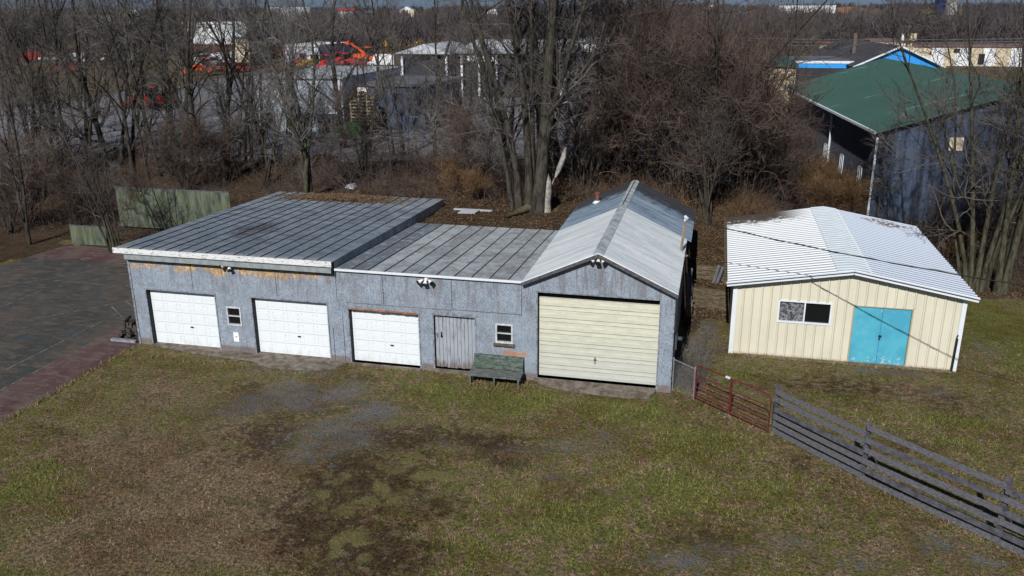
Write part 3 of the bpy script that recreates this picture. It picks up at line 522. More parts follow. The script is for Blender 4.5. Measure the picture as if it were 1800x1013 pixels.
# gable roof
def gside(x_e, z_e, xo, name, lab):
    m = MB(); s = (AZ-z_e)/(AX-x_e); n = 26
    for (y0, y1, ex) in ((26.02, 33.0, 0.), (33.0, 38.35, .16 if x_e > AX else .05)):
        xe = x_e+(xo+ex)*(1 if x_e > AX else -1); ze = z_e+s*(xe-x_e)
        m.hexa([(xe, y0, ze-.02), (AX, y0, AZ-.02), (AX, y1, AZ-.02), (xe, y1, ze-.02), (xe, y0, ze+.03), (AX, y0, AZ+.03), (AX, y1, AZ+.03), (xe, y1, ze+.03)] if x_e < AX else
               [(AX, y0, AZ-.02), (xe, y0, ze-.02), (xe, y1, ze-.02), (AX, y1, AZ-.02), (AX, y0, AZ+.03), (xe, y0, ze+.03), (xe, y1, ze+.03), (AX, y1, AZ+.03)], 0)
        k = int((y1-y0)/2.2)
        for j in range(1, k+1):
            yy = y0+(y1-y0)*j/(k+.3); m.beam((xe, yy, ze+.031), (AX, yy, AZ+.031), .03, .004, mi=0)
    o = m.build(name, [MT['roof_c']], gb); o['label'] = lab; return o
gl = gside(ELX, ELZ, .06, 'gable_roof_slope', 'left slope of the whitish corrugated gable roof')
gr_ = gside(ERX, ERZ, .10, 'gable_roof_slope', 'right slope of the whitish corrugated gable roof')
m = MB()
for s_, (xe, ze) in ((-1, (ELX, ELZ)), (1, (ERX, ERZ))):
    s = (AZ-ze)/(AX-xe); xw = AX+s_*.17; zw = AZ+s*(xw-AX)
    m.hexa([(min(xw, AX), 26.0, (zw if s_ < 0 else AZ)+.035), (max(xw, AX), 26.0, (AZ if s_ < 0 else zw)+.035), (max(xw, AX), 38.36, (AZ if s_ < 0 else zw)+.035), (min(xw, AX), 38.36, (zw if s_ < 0 else AZ)+.035),
            (min(xw, AX), 26.0, (zw if s_ < 0 else AZ)+.055), (max(xw, AX), 26.0, (AZ if s_ < 0 else zw)+.055), (max(xw, AX), 38.36, (AZ if s_ < 0 else zw)+.055), (min(xw, AX), 38.36, (zw if s_ < 0 else AZ)+.055)], 0)
m.box(AX-.012, AX+.012, 33.0, 38.36, AZ+.05, AZ+.075, 1); m.build('ridge_cap', [MT['ridge'], MT['dark']], gb)
m = MB()
for xe, ze in ((ELX-.06, ELZ-.02), (ERX+.1, ERZ-.04)):
    m.beam((xe, 26.01, ze-.06), (AX, 26.01, AZ-.065), .07, .10, up=(0, 0, 1))
m.build('rake_board', MT['rake'], gb)
# doors
def garage_door(x0, x1, z0, z1, cols, rows, lab):
    m = MB(); y = Y0+.2; m.box(x0, x1, y, y+.05, z0, z1); W_ = x1-x0; H_ = z1-z0; rh = H_/rows; cw = W_/cols
    for r in range(rows):
        if r: m.box(x0, x1, y-.004, y+.004, z0+r*rh-.004, z0+r*rh+.004, 1)
        for c_ in range(cols):
            a = x0+c_*cw+.07; b = x0+(c_+1)*cw-.07; zz = z0+r*rh; l, h = zz+.1, zz+rh-.1
            for (p, q_) in (((a, b, l, l+.018), 0), ((a, b, h-.018, h), 0), ((a, a+.018, l, h), 0), ((b-.018, b, l, h), 0)):
                m.box(p[0], p[1], y-.005, y, p[2], p[3])
            m.box(a+.05, b-.05, y-.005, y, l+.05, h-.05)
    o = m.build('garage_door', [MT['white_door'], MT['gutter']], gb); o['label'] = lab
    h = MB(); xm = (x0+x1)/2+.2; h.box(xm-.06, xm+.06, y-.045, y-.014, z0+H_*.34, z0+H_*.34+.035); h.tube([(xm, y-.02, z0+H_*.34+.02), (xm, y-.055, z0+H_*.34+.02)], .02, 6); h.build('door_handle', MT['black'], o)
garage_door(-20.40, -17.57, .045, 2.20, 5, 5, 'leftmost white panelled garage door')
garage_door(-16.02, -13.10, .045, 2.20, 5, 5, 'middle white panelled garage door')
garage_door(-12.22, -9.66, .062, 2.085, 4, 5, 'right white panelled garage door under a rusty lintel')
# trim frames round doors
for (a, b, c_, d_) in OP[:5]:
    m = MB(); w = .05; m.box(a-w, a, Y0-.018, Y0+.02, max(c_-.05, 0), d_+w); m.box(b, b+w, Y0-.018, Y0+.02, max(c_-.05, 0), d_+w); m.box(a, b, Y0-.018, Y0+.02, d_, d_+w); m.build('door_casing', MT['frame_grey'], gb)
m = MB()
for k in range(14):
    x_ = -12.2+k*.18; m.box(x_, x_+.17, Y0-.03, Y0-.019, 2.1+random.uniform(-.03, .0), 2.145)
m.build('rusty_lintel', flat('rust', (.30, .12, .05), .9, 0, .5, 12), gb)
# roll door
m = MB(); y = Y0+.22; z = .135; H_ = 3.2-.135-.21; k = 0
rows = 20
for r in range(rows):
    zz = z+H_*r/rows; d = .022 if r % 3 != 2 else .012
    m.hexa([(-5.39, y-d*.1, zz), (-1.38, y-d*.1, zz), (-1.38, y+.03, zz), (-5.39, y+.03, zz), (-5.39, y-d, zz+H_/rows-.012), (-1.38, y-d, zz+H_/rows-.012), (-1.38, y+.03, zz+H_/rows-.0), (-5.39, y+.03, zz+H_/rows-.0)])
    if r % 3: m.box(-5.38, -1.39, y-.024, y-.002, zz+H_/rows-.010, zz+H_/rows-.004, 1)
rd = m.build('roll_up_door', [MT['cream_door'], MT['creamseam']], gb); rd['label'] = 'large cream ribbed roll-up door'
m = MB(); m.box(-5.39, -1.38, y+.035, y+.1, 2.8, 3.215); m.build('dark_header', MT['dark'], rd)
m = MB(); m.box(-3.47, -3.43, y-.06, y-.02, .75, .98); m.box(-3.5, -3.40, y-.06, y-.03, .86, .9); m.build('door_handle', MT['galv'], rd)
# plank door
m = MB(); n = 11; xa, xb_ = -9.07, -7.61
for i in range(n):
    a = xa+(xb_-xa)*i/n; b = xa+(xb_-xa)*(i+1)/n; m.box(a+.006, b-.006, Y0+.12-random.uniform(0, .008), Y0+.16, .13+random.uniform(0, .03), 2.06)
m.box(xa, xb_, Y0+.16, Y0+.17, .12, 2.1, 1); pd = m.build('plank_door', [MT['plank'], MT['dark']], gb)
m = MB(); m.box(-8.86, -8.83, Y0+.06, Y0+.085, 1.30, 1.48); m.box(-8.88, -8.81, Y0+.08, Y0+.115, 1.28, 1.33); m.build('door_handle', MT['black'], pd)
m = MB(); m.box(-9.04, -8.97, Y0+.07, Y0+.115, 1.28, 1.42); m.build('hasp', MT['galv'], pd)
m = MB(); m.box(-9.16, -7.52, Y0-.03, Y0-.001, 2.16, 2.24); m.build('lintel_board', MT['frame_grey'], gb)
def window(par, x0, x1, z0, z1, y, split, mats, name='window', fw=.045):
    f = MB()
    f.box(x0-fw, x0+.01, y-.03, y+.06, z0-fw, z1+fw); f.box(x1-.01, x1+fw, y-.03, y+.06, z0-fw, z1+fw); f.box(x0+.01, x1-.01, y-.03, y+.06, z1-.01, z1+fw); f.box(x0+.01, x1-.01, y-.03, y+.06, z0-fw, z0+.01)
    if split == 'h': f.box(x0+.01, x1-.01, y-.01, y+.05, (z0+z1)/2-.015, (z0+z1)/2+.015)
    if split == 'v': f.box((x0+x1)/2-.025, (x0+x1)/2+.025, y-.03, y+.05, z0+.01, z1-.01)
    if split == 'v3':
        for t in (1/3, 2/3): f.box(x0+(x1-x0)*t-.04, x0+(x1-x0)*t+.04, y-.02, y+.05, z0+.01, z1-.01)
    o = f.build(name, mats[0], par); p = MB(); p.box(x0, (x0+x1)/2 if len(mats) > 2 else x1, y+.061, y+.07, z0, z1); p.build('pane', mats[2] if len(mats) > 2 else mats[1], o)
    if len(mats) > 2: p = MB(); p.box((x0+x1)/2, x1, y+.061, y+.07, z0, z1); p.build('pane', mats[1], o)
    return o
w = window(gb, -17.07, -16.57, 1.13, 1.78, Y0, 'h', [MT['frame_white'], MT['glass']]); w['label'] = 'small sash window between the two left garage doors'
w = window(gb, -6.82, -6.30, 1.33, 1.95, Y0, 'h', [MT['frame_white'], MT['glass']]); w['label'] = 'small sash window above the bench'
m = MB(); m.box(-6.93, -6.2, Y0-.1, Y0-.001, 1.2, 1.275); m.build('sill', MT['timber'], w)
m = MB(); p0, p1 = PY(410, 584, Y0), PY(421, 601, Y0); m.box(p0[0], p1[0], Y0-.008, Y0-.002, p1[2], p0[2]); nt = m.build('notice_paper', MT['paper'], gb)
m = MB(); cx_, cz_ = (p0[0]+p1[0])/2, (p0[2]+p1[2])/2; m.box(cx_-.05, cx_+.05, Y0-.0095, Y0-.0085, cz_, cz_+.02); m.box(cx_-.015, cx_+.025, Y0-.0105, Y0-.0096, cz_-.02, cz_+.04); m.build('notice_mark', flat('faint_print', (.35, .28, .25)), nt)
# flood lights
def flood(px, py, lab, heads):
    p = PY(px, py, Y0); m = MB(); m.tube([(p[0], Y0-.05, p[2]+.03), (p[0], Y0-.001, p[2]+.03)], .07, 8); m.box(p[0]-.04, p[0]+.04, Y0-.11, Y0-.05, p[2], p[2]+.07)
    o = m.build('floodlight', MT['white_plastic'], gb); o['label'] = lab
    for dx, dz_ in heads:
        h = MB(); a = Vector((p[0]+dx*.14, Y0-.09, p[2]+.02)); d = Vector((dx, -.65, dz_)).normalized()
        h.tube([a, a+d*.05, a+d*.16], [.028, .045, .078], 8); h.k = 1; h.tube([a+d*.161, a+d*.22], [.079, .082], 8, mi=1); h.build('lamp_head', [MT['white_plastic'], MT['black']], o)
flood(404, 467, 'small white floodlight above the left sash window', ((-.8, -.1), (.3, -.8)))
flood(750, 492, 'white triple floodlight above the plank door', ((-.8, -.5), (0, -.7), (.8, -.45)))
flood(1053, 455, 'white triple floodlight at the gable peak', ((-.8, -.6), (0, -.5), (.7, -.6)))
# chimney pipe, service mast, side meter
p = PY(1050, 353, 36.4); m = MB(); zc = ELZ+(AZ-ELZ)*(p[0]-ELX)/(AX-ELX)
m.tube([(p[0], 36.4, zc-.05), (p[0], 36.4, zc+.42)], .09, 10); m.k = 1; m.tube([(p[0], 36.4, zc), (p[0], 36.4, zc+.10)], [.22, .1], 10, mi=1); m.tube([(p[0], 36.4, zc+.42), (p[0], 36.4, zc+.47)], [.13, .1], 10, mi=0)
m.build('chimney_pipe', [MT['brick'], MT['white_trim']], gb)
m = MB(); m.beam((-.98, 30.9, 3.3), (-.86, 31, 4.75), .07, .07, mi=0); m.tube([(-.86, 31, 4.75), (-.86, 30.97, 4.9), (-.80, 30.85, 4.86)], .06, 8, mi=1); m.beam((-1.2, 30.6, 3.45), (-.7, 31.0, 3.42), .05, .05, mi=0)
m.build('service_mast', [flat('mast_wood', (.26, .21, .14)), MT['white_trim']], gb)
m = MB(); m.box(-.9+.022, -.78, 26.6, 26.9, 1.4, 1.9); m.tube([(-.76, 26.75, 1.75), (-.62, 26.75, 1.75)], .07, 10); m.build('meter_box', MT['navyside'], gb)
# leaves heap on roof a
def heap(par, cx0, cy0, sx, sy, zfun, n, name, h=.12):
    X = cx0+rng.normal(0, sx, n); Y = cy0+rng.normal(0, sy, n); k = (X < -12.9) & (Y < 38.55); X, Y = X[k], Y[k]; n = len(X)
    Z = zfun(Y)+rng.uniform(0.005, h, n)*np.exp(-((X-cx0)/sx)**2/2); an = rng.uniform(0, 6.28, n); s = rng.uniform(.03, .07, n)
    V = np.stack([np.stack([X+np.cos(an+j*1.571)*s, Y+np.sin(an+j*1.571)*s, Z+rng.uniform(-.02, .02, n)], -1) for j in range(4)], 1).reshape(-1, 3)
    return npmesh(name, V, np.arange(4*n).reshape(-1, 4), MT['leaf'])
o = heap(None, -17.6, 37.6, 1.5, .45, rz, 5200, 'leaf_litter'); tag(o, 'brown leaf litter lying on the roof around the tree', 'leaves', kind='stuff')

# ================================================================== BEIGE SHED
bs = thing('metal_shed', 'beige steel shed with white corrugated roof and bright blue double door', 'shed', (4.9, 30.2, 0))
BY, BX0, BX1, BAX = 30.21, 1.06, 8.72, 4.99
def bz(x): return 2.80+(3.47-2.80)*(1-abs(x-BAX)/(BAX-BX0 if x < BAX else BX1-BAX))
m = MB(); OPB = [(2.64, 4.42, 1.38, 2.18), (5.2, 7.08, .02, 2.15)]
cells(m, BX0, BX1, bz, OPB, BY, -.03, .12, (BAX,))
m.poly([(BX0, BY, 0), (BX0, BY, 2.8), (BX0, 39.9, 2.8), (BX0, 39.9, 0)]); m.poly([(BX1, BY, 0), (BX1, 39.9, 0), (BX1, 39.9, 2.8), (BX1, BY, 2.8)]); m.poly([(BX0, 39.9, 0), (BX0, 39.9, 2.8), (BAX, 39.9, 3.47), (BX1, 39.9, 2.8), (BX1, 39.9, 0)])
n = 24
for i in range(1, n):
    x_ = BX0+(BX1-BX0)*i/n; spans = [(0., bz(x_)-.02)]
    for o_ in OPB:
        if o_[0]-.05 < x_ < o_[1]+.05: spans = [s for a, b in spans for s in ((a, min(b, o_[2]-.04)), (max(a, o_[3]+.04), b)) if s[1]-s[0] > .05]
    for a, b in spans:
        m.hexa([(x_-.035, BY, a), (x_+.035, BY, a), (x_+.035, BY+.005, a), (x_-.035, BY+.005, a), (x_-.035, BY, b), (x_+.035, BY, b), (x_+.035, BY+.005, b), (x_-.035, BY+.005, b)]) if False else m.hexa([(x_-.02, BY-.028, a), (x_+.02, BY-.028, a), (x_+.04, BY+.004, a), (x_-.04, BY+.004, a), (x_-.02, BY-.028, b), (x_+.02, BY-.028, b), (x_+.04, BY+.004, b), (x_-.04, BY+.004, b)])
        m.box(x_+.041, x_+.054, BY-.003, BY+.004, a, b, 1)
m.build('siding_wall', [MT['beige'], MT['beige_dark']], bs)
for x_ in (BX0, BX1): m = MB(); m.box(x_-.05 if x_ < 4 else x_-.1, x_+.1 if x_ < 4 else x_+.05, BY-.04, BY-.03+.001, -.0, 2.72); m.box(x_-.045 if x_ < 4 else x_-.001, x_+.001 if x_ < 4 else x_+.045, BY-.028, BY+.1, 0, 2.72); m.build('corner_trim', MT['white_trim'], bs)
def corr(m, x0, z0, x1, z1, y0, y1, per, ht, mi=0, groove=False):
    n = int(round((y1-y0)/per)); pr = []
    for i in range(n):
        a = y0+(y1-y0)*i/n; p = (y1-y0)/n; pr += [(a, 0), (a+p*.22, 0), (a+p*.54, 0), (a+p*.66, ht), (a+p*.94, ht)]
    pr.append((y1, 0))
    for j_, ((ya, ha), (yb_, hb)) in enumerate(zip(pr, pr[1:])): m.poly([(x0, ya, z0+ha), (x1, ya, z1+ha), (x1, yb_, z1+hb), (x0, yb_, z0+hb)], mi+(1 if groove and j_ % 5 == 1 else 0))
sl_ = (3.50-2.83)/(BAX-BX0)
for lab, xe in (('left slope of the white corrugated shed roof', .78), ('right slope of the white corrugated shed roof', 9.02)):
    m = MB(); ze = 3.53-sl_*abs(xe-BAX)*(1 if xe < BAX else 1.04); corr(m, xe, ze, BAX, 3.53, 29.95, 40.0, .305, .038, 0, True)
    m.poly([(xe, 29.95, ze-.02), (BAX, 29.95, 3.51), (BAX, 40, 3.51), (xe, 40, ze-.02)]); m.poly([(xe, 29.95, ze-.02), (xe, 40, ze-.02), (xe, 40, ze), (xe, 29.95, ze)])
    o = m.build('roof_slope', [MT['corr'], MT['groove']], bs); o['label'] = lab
m = MB(); prev = None
for j in range(7):
    a = -1+2*j/6; x_ = BAX+a*.55; z_ = 3.53-sl_*abs(a*.55)*1.0-.0+.035-.02*(1-abs(a)); 
    if prev: corr(m, prev[0], prev[1], x_, z_, 29.94, 40.01, .305, .03)
    prev = (x_, z_)
m.build('ridge_cap', MT['cap'], bs)
m = MB()
for xe in (.76, 9.04):
    ze = 3.53-sl_*abs(xe-BAX)*(1 if xe < BAX else 1.04); m.beam((xe, 29.93, ze-.06), (BAX, 29.93, 3.47), .05, .17); m.beam((xe, 29.88, ze+.0), (BAX, 29.88, 3.53), .14, .015)
m.build('rake_trim', MT['white_trim'], bs)
m = MB(); m.box(.66, .76, 29.95, 40.0, 2.72, 2.82); m.build('gutter', MT['timber'], bs); m = MB(); m.box(.70, .77, 39.2, 39.4, 2.2, 2.75); m.build('bracket', MT['white_trim'], bs)
w = window(bs, 2.66, 4.40, 1.40, 2.16, BY, 'v', [MT['white_trim'], MT['glass'], MT['screen']])
m = MB(); m.box(5.21, 6.135, BY+.02, BY+.06, .04, 2.14); d1 = m.build('door_leaf', MT['bluedoor'], bs); m = MB(); m.box(6.145, 7.07, BY+.02, BY+.06, .04, 2.14); d2 = m.build('door_leaf', MT['bluedoor'], bs)
m = MB(); m.box(6.1, 6.2, BY-.01, BY+.019, 1.05, 1.12); m.tube([(6.14, BY, 1.0), (6.14, BY-.04, 1.0)], .03, 6); m.build('padlock', MT['black'], d1)
m = MB(); m.box(5.15, 5.2, BY-.02, BY+.02, 0, 2.17); m.box(7.08, 7.13, BY-.02, BY+.02, 0, 2.17); m.box(5.2, 7.08, BY-.02, BY+.02, 2.15, 2.18); m.build('door_frame', MT['beige_dark'], bs)
m = MB(); m.tube([(8.6, BY-.12, 0), (8.62, BY-.12, 1.25)], .035, 8); m.tube([(8.6, BY-.12, 1.25), (8.62, BY-.12, 1.4)], .02, 6); tag(m.build('iron_post', MT['black']), 'thin black iron post at the right corner of the beige shed', 'post')

# ================================================================== BENCH, LOGS, GATE, FENCES
bn = thing('park_bench', 'old bench with peeling green back below the small window', 'bench', (-6.7, 25.5, 0))
m = MB()
for k in range(4): m.hexa([(-7.62, 25.66+.045*k, .47+.125*k), (-5.86, 25.66+.045*k, .47+.125*k), (-5.86, 25.70+.045*k, .47+.125*k), (-7.62, 25.70+.045*k, .47+.125*k), (-7.62, 25.70+.045*k, .59+.125*k), (-5.86, 25.70+.045*k, .59+.125*k), (-5.86, 25.74+.045*k, .59+.125*k), (-7.62, 25.74+.045*k, .59+.125*k)])
m.build('backrest', MT['bench'], bn)
m = MB()
for k in range(4): m.box(-7.66, -5.82, 25.14+.135*k, 25.265+.135*k, .42, .45)
m.box(-7.66, -5.82, 25.115, 25.137, .36, .445); m.build('seat', MT['benchseat'], bn)
for x_ in (-7.58, -6.74, -5.9):
    m = MB(); m.beam((x_, 25.17, 0), (x_, 25.17, .419), .05, .07, up=(0, 1, 0)); m.beam((x_, 25.62, 0), (x_, 25.83, .95), .05, .06, up=(0, 1, 0)); m.box(x_-.024, x_+.024, 25.21, 25.64, .33, .415); m.beam((x_, 25.2, .05), (x_, 25.5, .33), .04, .05); m.build('leg', MT['benchseat'], bn)
bn.location.y += .28; bn.scale.z = .88
# firewood
k = 0
for row, (nn, z_) in enumerate(((7, .09), (7, .24), (6, .39), (5, .53), (3, .67))):
    for i in range(nn):
        r_ = random.uniform(.06, .10); x_ = -22.15+i*.165+row*.07+random.uniform(-.03, .03); y_ = 26.35+random.uniform(-.08, .12)+row*.04; L_ = random.uniform(.4, .6)
        a = Vector((x_, y_, z_+random.uniform(-.02, .03))); b = a+Vector((random.uniform(-.16, .16), L_, random.uniform(-.05, .07)))
        m = MB(); m.tube([a, a*.5+b*.5+Vector((0, 0, .01)), b], [r_, r_*1.05, r_*.95], 7, cap=False)
        m.k = 1; m.poly([m.v[q_] for q_ in range(7)]); m.poly([m.v[14+q_] for q_ in range(7)])
        for v_ in range(3):
            pass
        tag(m.build('firewood_log', [MT['logbark'], MT['logend']]), 'dark split firewood log in the heap at the left garage corner', 'log', 'firewood logs at the garage corner')
m = MB(); m.box(-22.3, -21.2, 26.15, 26.3, .01, .1); m.box(-22.3, -21.2, 26.7, 26.85, .01, .1); tag(m.build('wood_skid', MT['frame_grey']), 'grey timber skid under the firewood heap', 'skid')
# red gate
ga, gb_ = np.array([-.08, 25.83]), np.array([2.14, 23.95]); gt = thing('farm_gate', 'dark red tubular steel farm gate between chain link and plank fence', 'gate', (-.08, 25.83, 0))
def gp(t, z): v = ga+(gb_-ga)*t; return (v[0], v[1], z)
m = MB(); pts = [gp(0, .12), gp(0, 1.1), gp(.01, 1.2), gp(.04, 1.25), gp(.5, 1.27), gp(.93, 1.28), gp(.98, 1.22), gp(1, 1.1), gp(1, .12), gp(.5, .12), gp(0, .12)]
m.tube(pts, .025, 8); m.build('frame', MT['gate'], gt)
for z_ in (.30, .48, .68, .90): m = MB(); m.tube([gp(0.005, z_), gp(.995, z_)], .019, 6); m.build('rail', MT['gate'], gt)
m = MB(); m.beam(gp(.49, .13), gp(.49, 1.26), .075, .035, up=(.65, .76, 0)); m.build('brace', MT['gate'], gt)
m = MB(); m.beam(gp(.41, 1.268), gp(.47, 1.27), .056, .056); m.build('tag_plate', MT['white_trim'], gt)
# chain link
ca, cb = np.array([-.84, 26.5]), np.array([-.12, 25.88]); cf = thing('chain_link_fence', 'short grey chain link fence panel between garage corner and red gate', 'fence', (-.84, 26.5, 0))
def cp(t, z): v = ca+(cb-ca)*t; return (v[0], v[1], z)
for t in (0, 1): m = MB(); m.tube([cp(t, 0), cp(t, 1.14)], .028, 8); m.tube([cp(t, 1.14), cp(t, 1.17)], [.034, .01], 8); m.build('post', MT['galv'], cf)
m = MB(); m.tube([cp(0, 1.1), cp(1, 1.08)], .02, 6); m.build('rail', MT['galv'], cf)
m = MB(); Lc = np.linalg.norm(cb-ca)
for s in (-1, 1):
    for k in np.arange(-1.1, Lc, .085):
        a0, a1 = k, k+1.05
        t0, t1 = max(a0, 0), min(a1, Lc)
        if t1-t0 < .02: continue
        z0_, z1_ = .03+(t0-a0), .03+(t1-a0)
        if s < 0: z0_, z1_ = 1.11-z0_, 1.11-z1_
        m.tube([cp(t0/Lc, z0_), cp(t1/Lc, z1_)], .0022, 3, cap=False)
m.build('mesh', MT['galv'], cf)
# plank fence
pf = thing('plank_fence', 'grey weathered plank fence of six boards running to the right frame edge', 'fence', (2.25, 24.05, 0))
fp = [np.array([2.28, 24.02]), np.array([4.46, 21.85]), np.array([7.17, 19.5]), np.array([10.0, 17.1])]
for i, p in enumerate(fp):
    h = (1.60, 1.68, 1.75, 1.6)[i]; m = MB(); m.beam((p[0]+.05, p[1]+.06, 0), (p[0]+.04, p[1]+.07, h), .12, .10, up=(.7, .7, 0)); m.build('post', MT['fencewood2'], pf)
    if i in (1, 2): m = MB(); m.beam((p[0]+.1, p[1]+.12, .95), (p[0]+.55, p[1]+.75, .0), .08, .06); m.build('brace', MT['fencewood2'], pf)
m = MB(); p = fp[2]*.5+fp[1]*.5; 
for i in range(3):
    a, b = fp[i], fp[i+1]; rg = random.Random(i+2); tops = (1.43, 1.62, 1.52)[i]
    hs = [.10, .33, .58, .82, 1.12, 1.42] if i == 0 else ([.10, .34, .60, .90, 1.2, 1.58] if i == 1 else [.10, .34, .60, .90, 1.2, 1.46])
    for j, z_ in enumerate(hs):
        m = MB(); w_ = .155; e0, e1 = rg.uniform(-.03, .03), rg.uniform(-.03, .03); dd = .012*(i % 2)
        a3 = (a[0]-.02*(1+dd), a[1]-.02-dd, z_+e0); b3 = (b[0]-.02, b[1]-.02-dd, z_+e1); m3 = ((a3[0]+b3[0])/2+rg.uniform(-.015, .015), (a3[1]+b3[1])/2, (a3[2]+b3[2])/2-.01)
        m.beam(a3, m3, .028, w_); m.beam(m3, b3, .028, w_); m.build('board', MT['fencewood'] if rg.random() < .7 else MT['fencewood2'], pf)
# green panels
def panelwall(x0, x1, y, z0, z1, lab):
    o = thing('board_fence', lab, 'fence', (x0, y, z0)); m = MB(); n = max(2, int((x1-x0)/.6)); sgn = (x1-x0)/n
    for i in range(n): m.box(x0+sgn*i+.006, x0+sgn*(i+1)-.006, y-random.uniform(0, .01), y+.04, z0, z1(x0+sgn*i) if callable(z1) else z1)
    m.build('panel', MT['mosspanel'], o); m = MB(); m.box(x0, x1, y-.015, y+.07, (z1(x0) if callable(z1) else z1)+.003, (z1(x0) if callable(z1) else z1)+.05); m.build('top_rail', MT['fencewood2'], o); return o
panelwall(-33.8, -26.4, 42, 0.1, 2.42, 'large mossy green board wall behind the court corner')
panelwall(-34.1, -31.85, 38.3, .0, 1.02, 'low mossy green board panel at the back edge of the court')
# timbers in the gap
tw = thing('timber_wall', 'stacked brown railway sleepers holding the bank between the two sheds', 'retaining wall', (.3, 35, 0))
for i, (z_, y_, t_) in enumerate(((.11, 35.0, -.02), (.32, 35.02, .02), (.53, 35.03, .0), (.74, 35.05, .04))): m = MB(); m.beam((-.45, y_+.15-t_, z_+.02), (1.25, y_-.15+t_, z_), .2, .2); m.build('sleeper', MT['timber'], tw)
for i, (z_, y_) in enumerate(((.92, 36.5), (1.12, 36.52), (1.32, 36.55))): m = MB(); m.beam((-.4, y_+.1, z_), (1.25, y_, z_), .2, .18); m.build('sleeper', MT['timber'], tw)
for a, b in (((.35, 36.1, .8), (.55, 36.35, 1.55)), ((.5, 36.1, .8), (.72, 36.35, 1.5)), ((-.55, 34.9, .3), (-.62, 35.3, 1.7)), ((-.65, 34.6, .2), (-.75, 35.1, 1.5))): m = MB(); m.beam(a, b, .12, .07); m.build('stake', MT['fencewood'], tw)
m = MB(); m.box(-.72, -.45, 33.75, 34.2, 0, .62); m.box(-.68, -.5, 33.8, 34.1, .62, .8); tag(m.build('concrete_block', MT['concrete']), 'pale concrete block beside the garage wall in the gap', 'block')
# white sheet and fallen log on bank
p = GT(826, 371); m = MB(); m.box(p[0]-.8, p[0]+1.1, p[1]-.05, p[1]+.12, p[2]+.02, p[2]+.08); m.hexa([(p[0]-.4, p[1]-.7, p[2]+.02), (p[0]+.4, p[1]-.6, p[2]+.02), (p[0]+.5, p[1]-.06, p[2]+.06), (p[0]-.3, p[1]-.06, p[2]+.06), (p[0]-.4, p[1]-.7, p[2]+.05), (p[0]+.4, p[1]-.6, p[2]+.05), (p[0]+.5, p[1]-.06, p[2]+.09), (p[0]-.3, p[1]-.06, p[2]+.09)])
tag(m.build('scrap_board', MT['r_pale']), 'pale scrap boards lying on the leafy bank behind the low roof', 'boards')
p0_, p1_ = GT(885, 386), GT(944, 368); m = MB(); m.tube([(p0_[0], p0_[1], p0_[2]+.05), ((p0_[0]+p1_[0])/2, (p0_[1]+p1_[1])/2, p0_[2]+.15), (p1_[0], p1_[1], p1_[2]+.28)], [.06, .17, .2], 8)
tag(m.build('fallen_log', MT['timber'], smooth=True), 'rotten broken log lying against the big trunk foot', 'log')
p = GT(957, 372); st = thing('tree_stump', 'tall pale barkless stump standing right of the big trunks', 'stump', GH(p, -.1)); st['abs'] = 0; del st['abs']
m = MB(); m.tube([(0, 0, 0), (.03, 0, .6), (.1, .05, 1.1), (.14, .05, 1.6), (.16, .05, 1.9)], [.32, .28, .25, .16, .03], 9); m.build('trunk', MT['palewood'], st, True)
m = MB(); m.tube([(.45, .3, 1.7), (.62, .32, 2.1), (.84, .35, 2.7), (.92, .35, 3.1)], [.04, .13, .13, .07], 7); m.tube([(.1, .1, .9), (.45, .3, 1.72)], [.06, .03], 7); m.build('broken_limb', MT['palewood'], st, True)
p = GT(618, 333); m = MB(); m.hexa([(p[0]-.3, p[1]-.2, p[2]+.1), (p[0]+.2, p[1]-.25, p[2]+.05), (p[0]+.3, p[1]+.2, p[2]+.1), (p[0]-.2, p[1]+.25, p[2]+.1), (p[0]-.2, p[1]-.1, p[2]+.28), (p[0]+.12, p[1]-.15, p[2]+.25), (p[0]+.2, p[1]+.1, p[2]+.33), (p[0]-.1, p[1]+.15, p[2]+.27)]); tag(m.build('white_bag', MT['r_pale']), 'small whitish rubbish bag in the brush behind the left roof', 'bag')
# overhead cable
m = MB(); a = Vector((-.82, 30.9, 4.84)); b = Vector((20, 16.1, 6.6)); pts = []
for i in range(41):
    t = i/40; v_ = a.lerp(b, t); v_.z -= 4*.62*t*(1-t); pts.append(v_)
m.tube(pts, .016, 5); m.tube([q_+Vector((0, 0, .03*math.sin(i*1.9))) for i, q_ in enumerate(pts)], .010, 4); tag(m.build('power_cable', MT['wire']), 'black twisted service cable from the garage mast across the beige shed', 'cable')

# ================================================================== FAR BUILDINGS
# green roofed barn
ang = -6.33; C = G(1527, 390, 0); gbn = thing('pole_barn', 'big dark navy metal barn with green roof and white gutter', 'barn', (C[0], C[1], 0), absolute=False, rz=-R(ang))
Lg, Wg, ez, zr_ = 28., 7.7, 5.45, 7.85
m = MB(); m.poly([(0, 0, 0), (2*Wg, 0, 0), (2*Wg, 0, ez), (Wg, 0, zr_), (0, 0, ez)]); m.poly([(2*Wg, 0, 0), (2*Wg, Lg, 0), (2*Wg, Lg, ez), (2*Wg, 0, ez)]); m.poly([(0, Lg, 0), (0, Lg, ez), (Wg, Lg, zr_), (2*Wg, Lg, ez), (2*Wg, Lg, 0)])
for i in range(1, 50): m.box(i*Wg*2/50-.015, i*Wg*2/50+.015, -.02, 0, 0, ez-.1+min(i, 50-i)*Wg*2/50*(zr_-ez)/Wg*.98)
m.box(0, 2*Wg, -.025, -.001, ez-.62, ez-.58); m.build('end_wall', MT['navy'], gbn)
m = MB(); m.poly([(0, 0, 0), (0, 0, ez), (0, Lg, ez), (0, Lg, 0)])
for i in range(1, 90): m.box(-.02, 0, i*Lg/90-.015, i*Lg/90+.015, 0, ez)
m.build('side_wall', MT['navyside'], gbn)
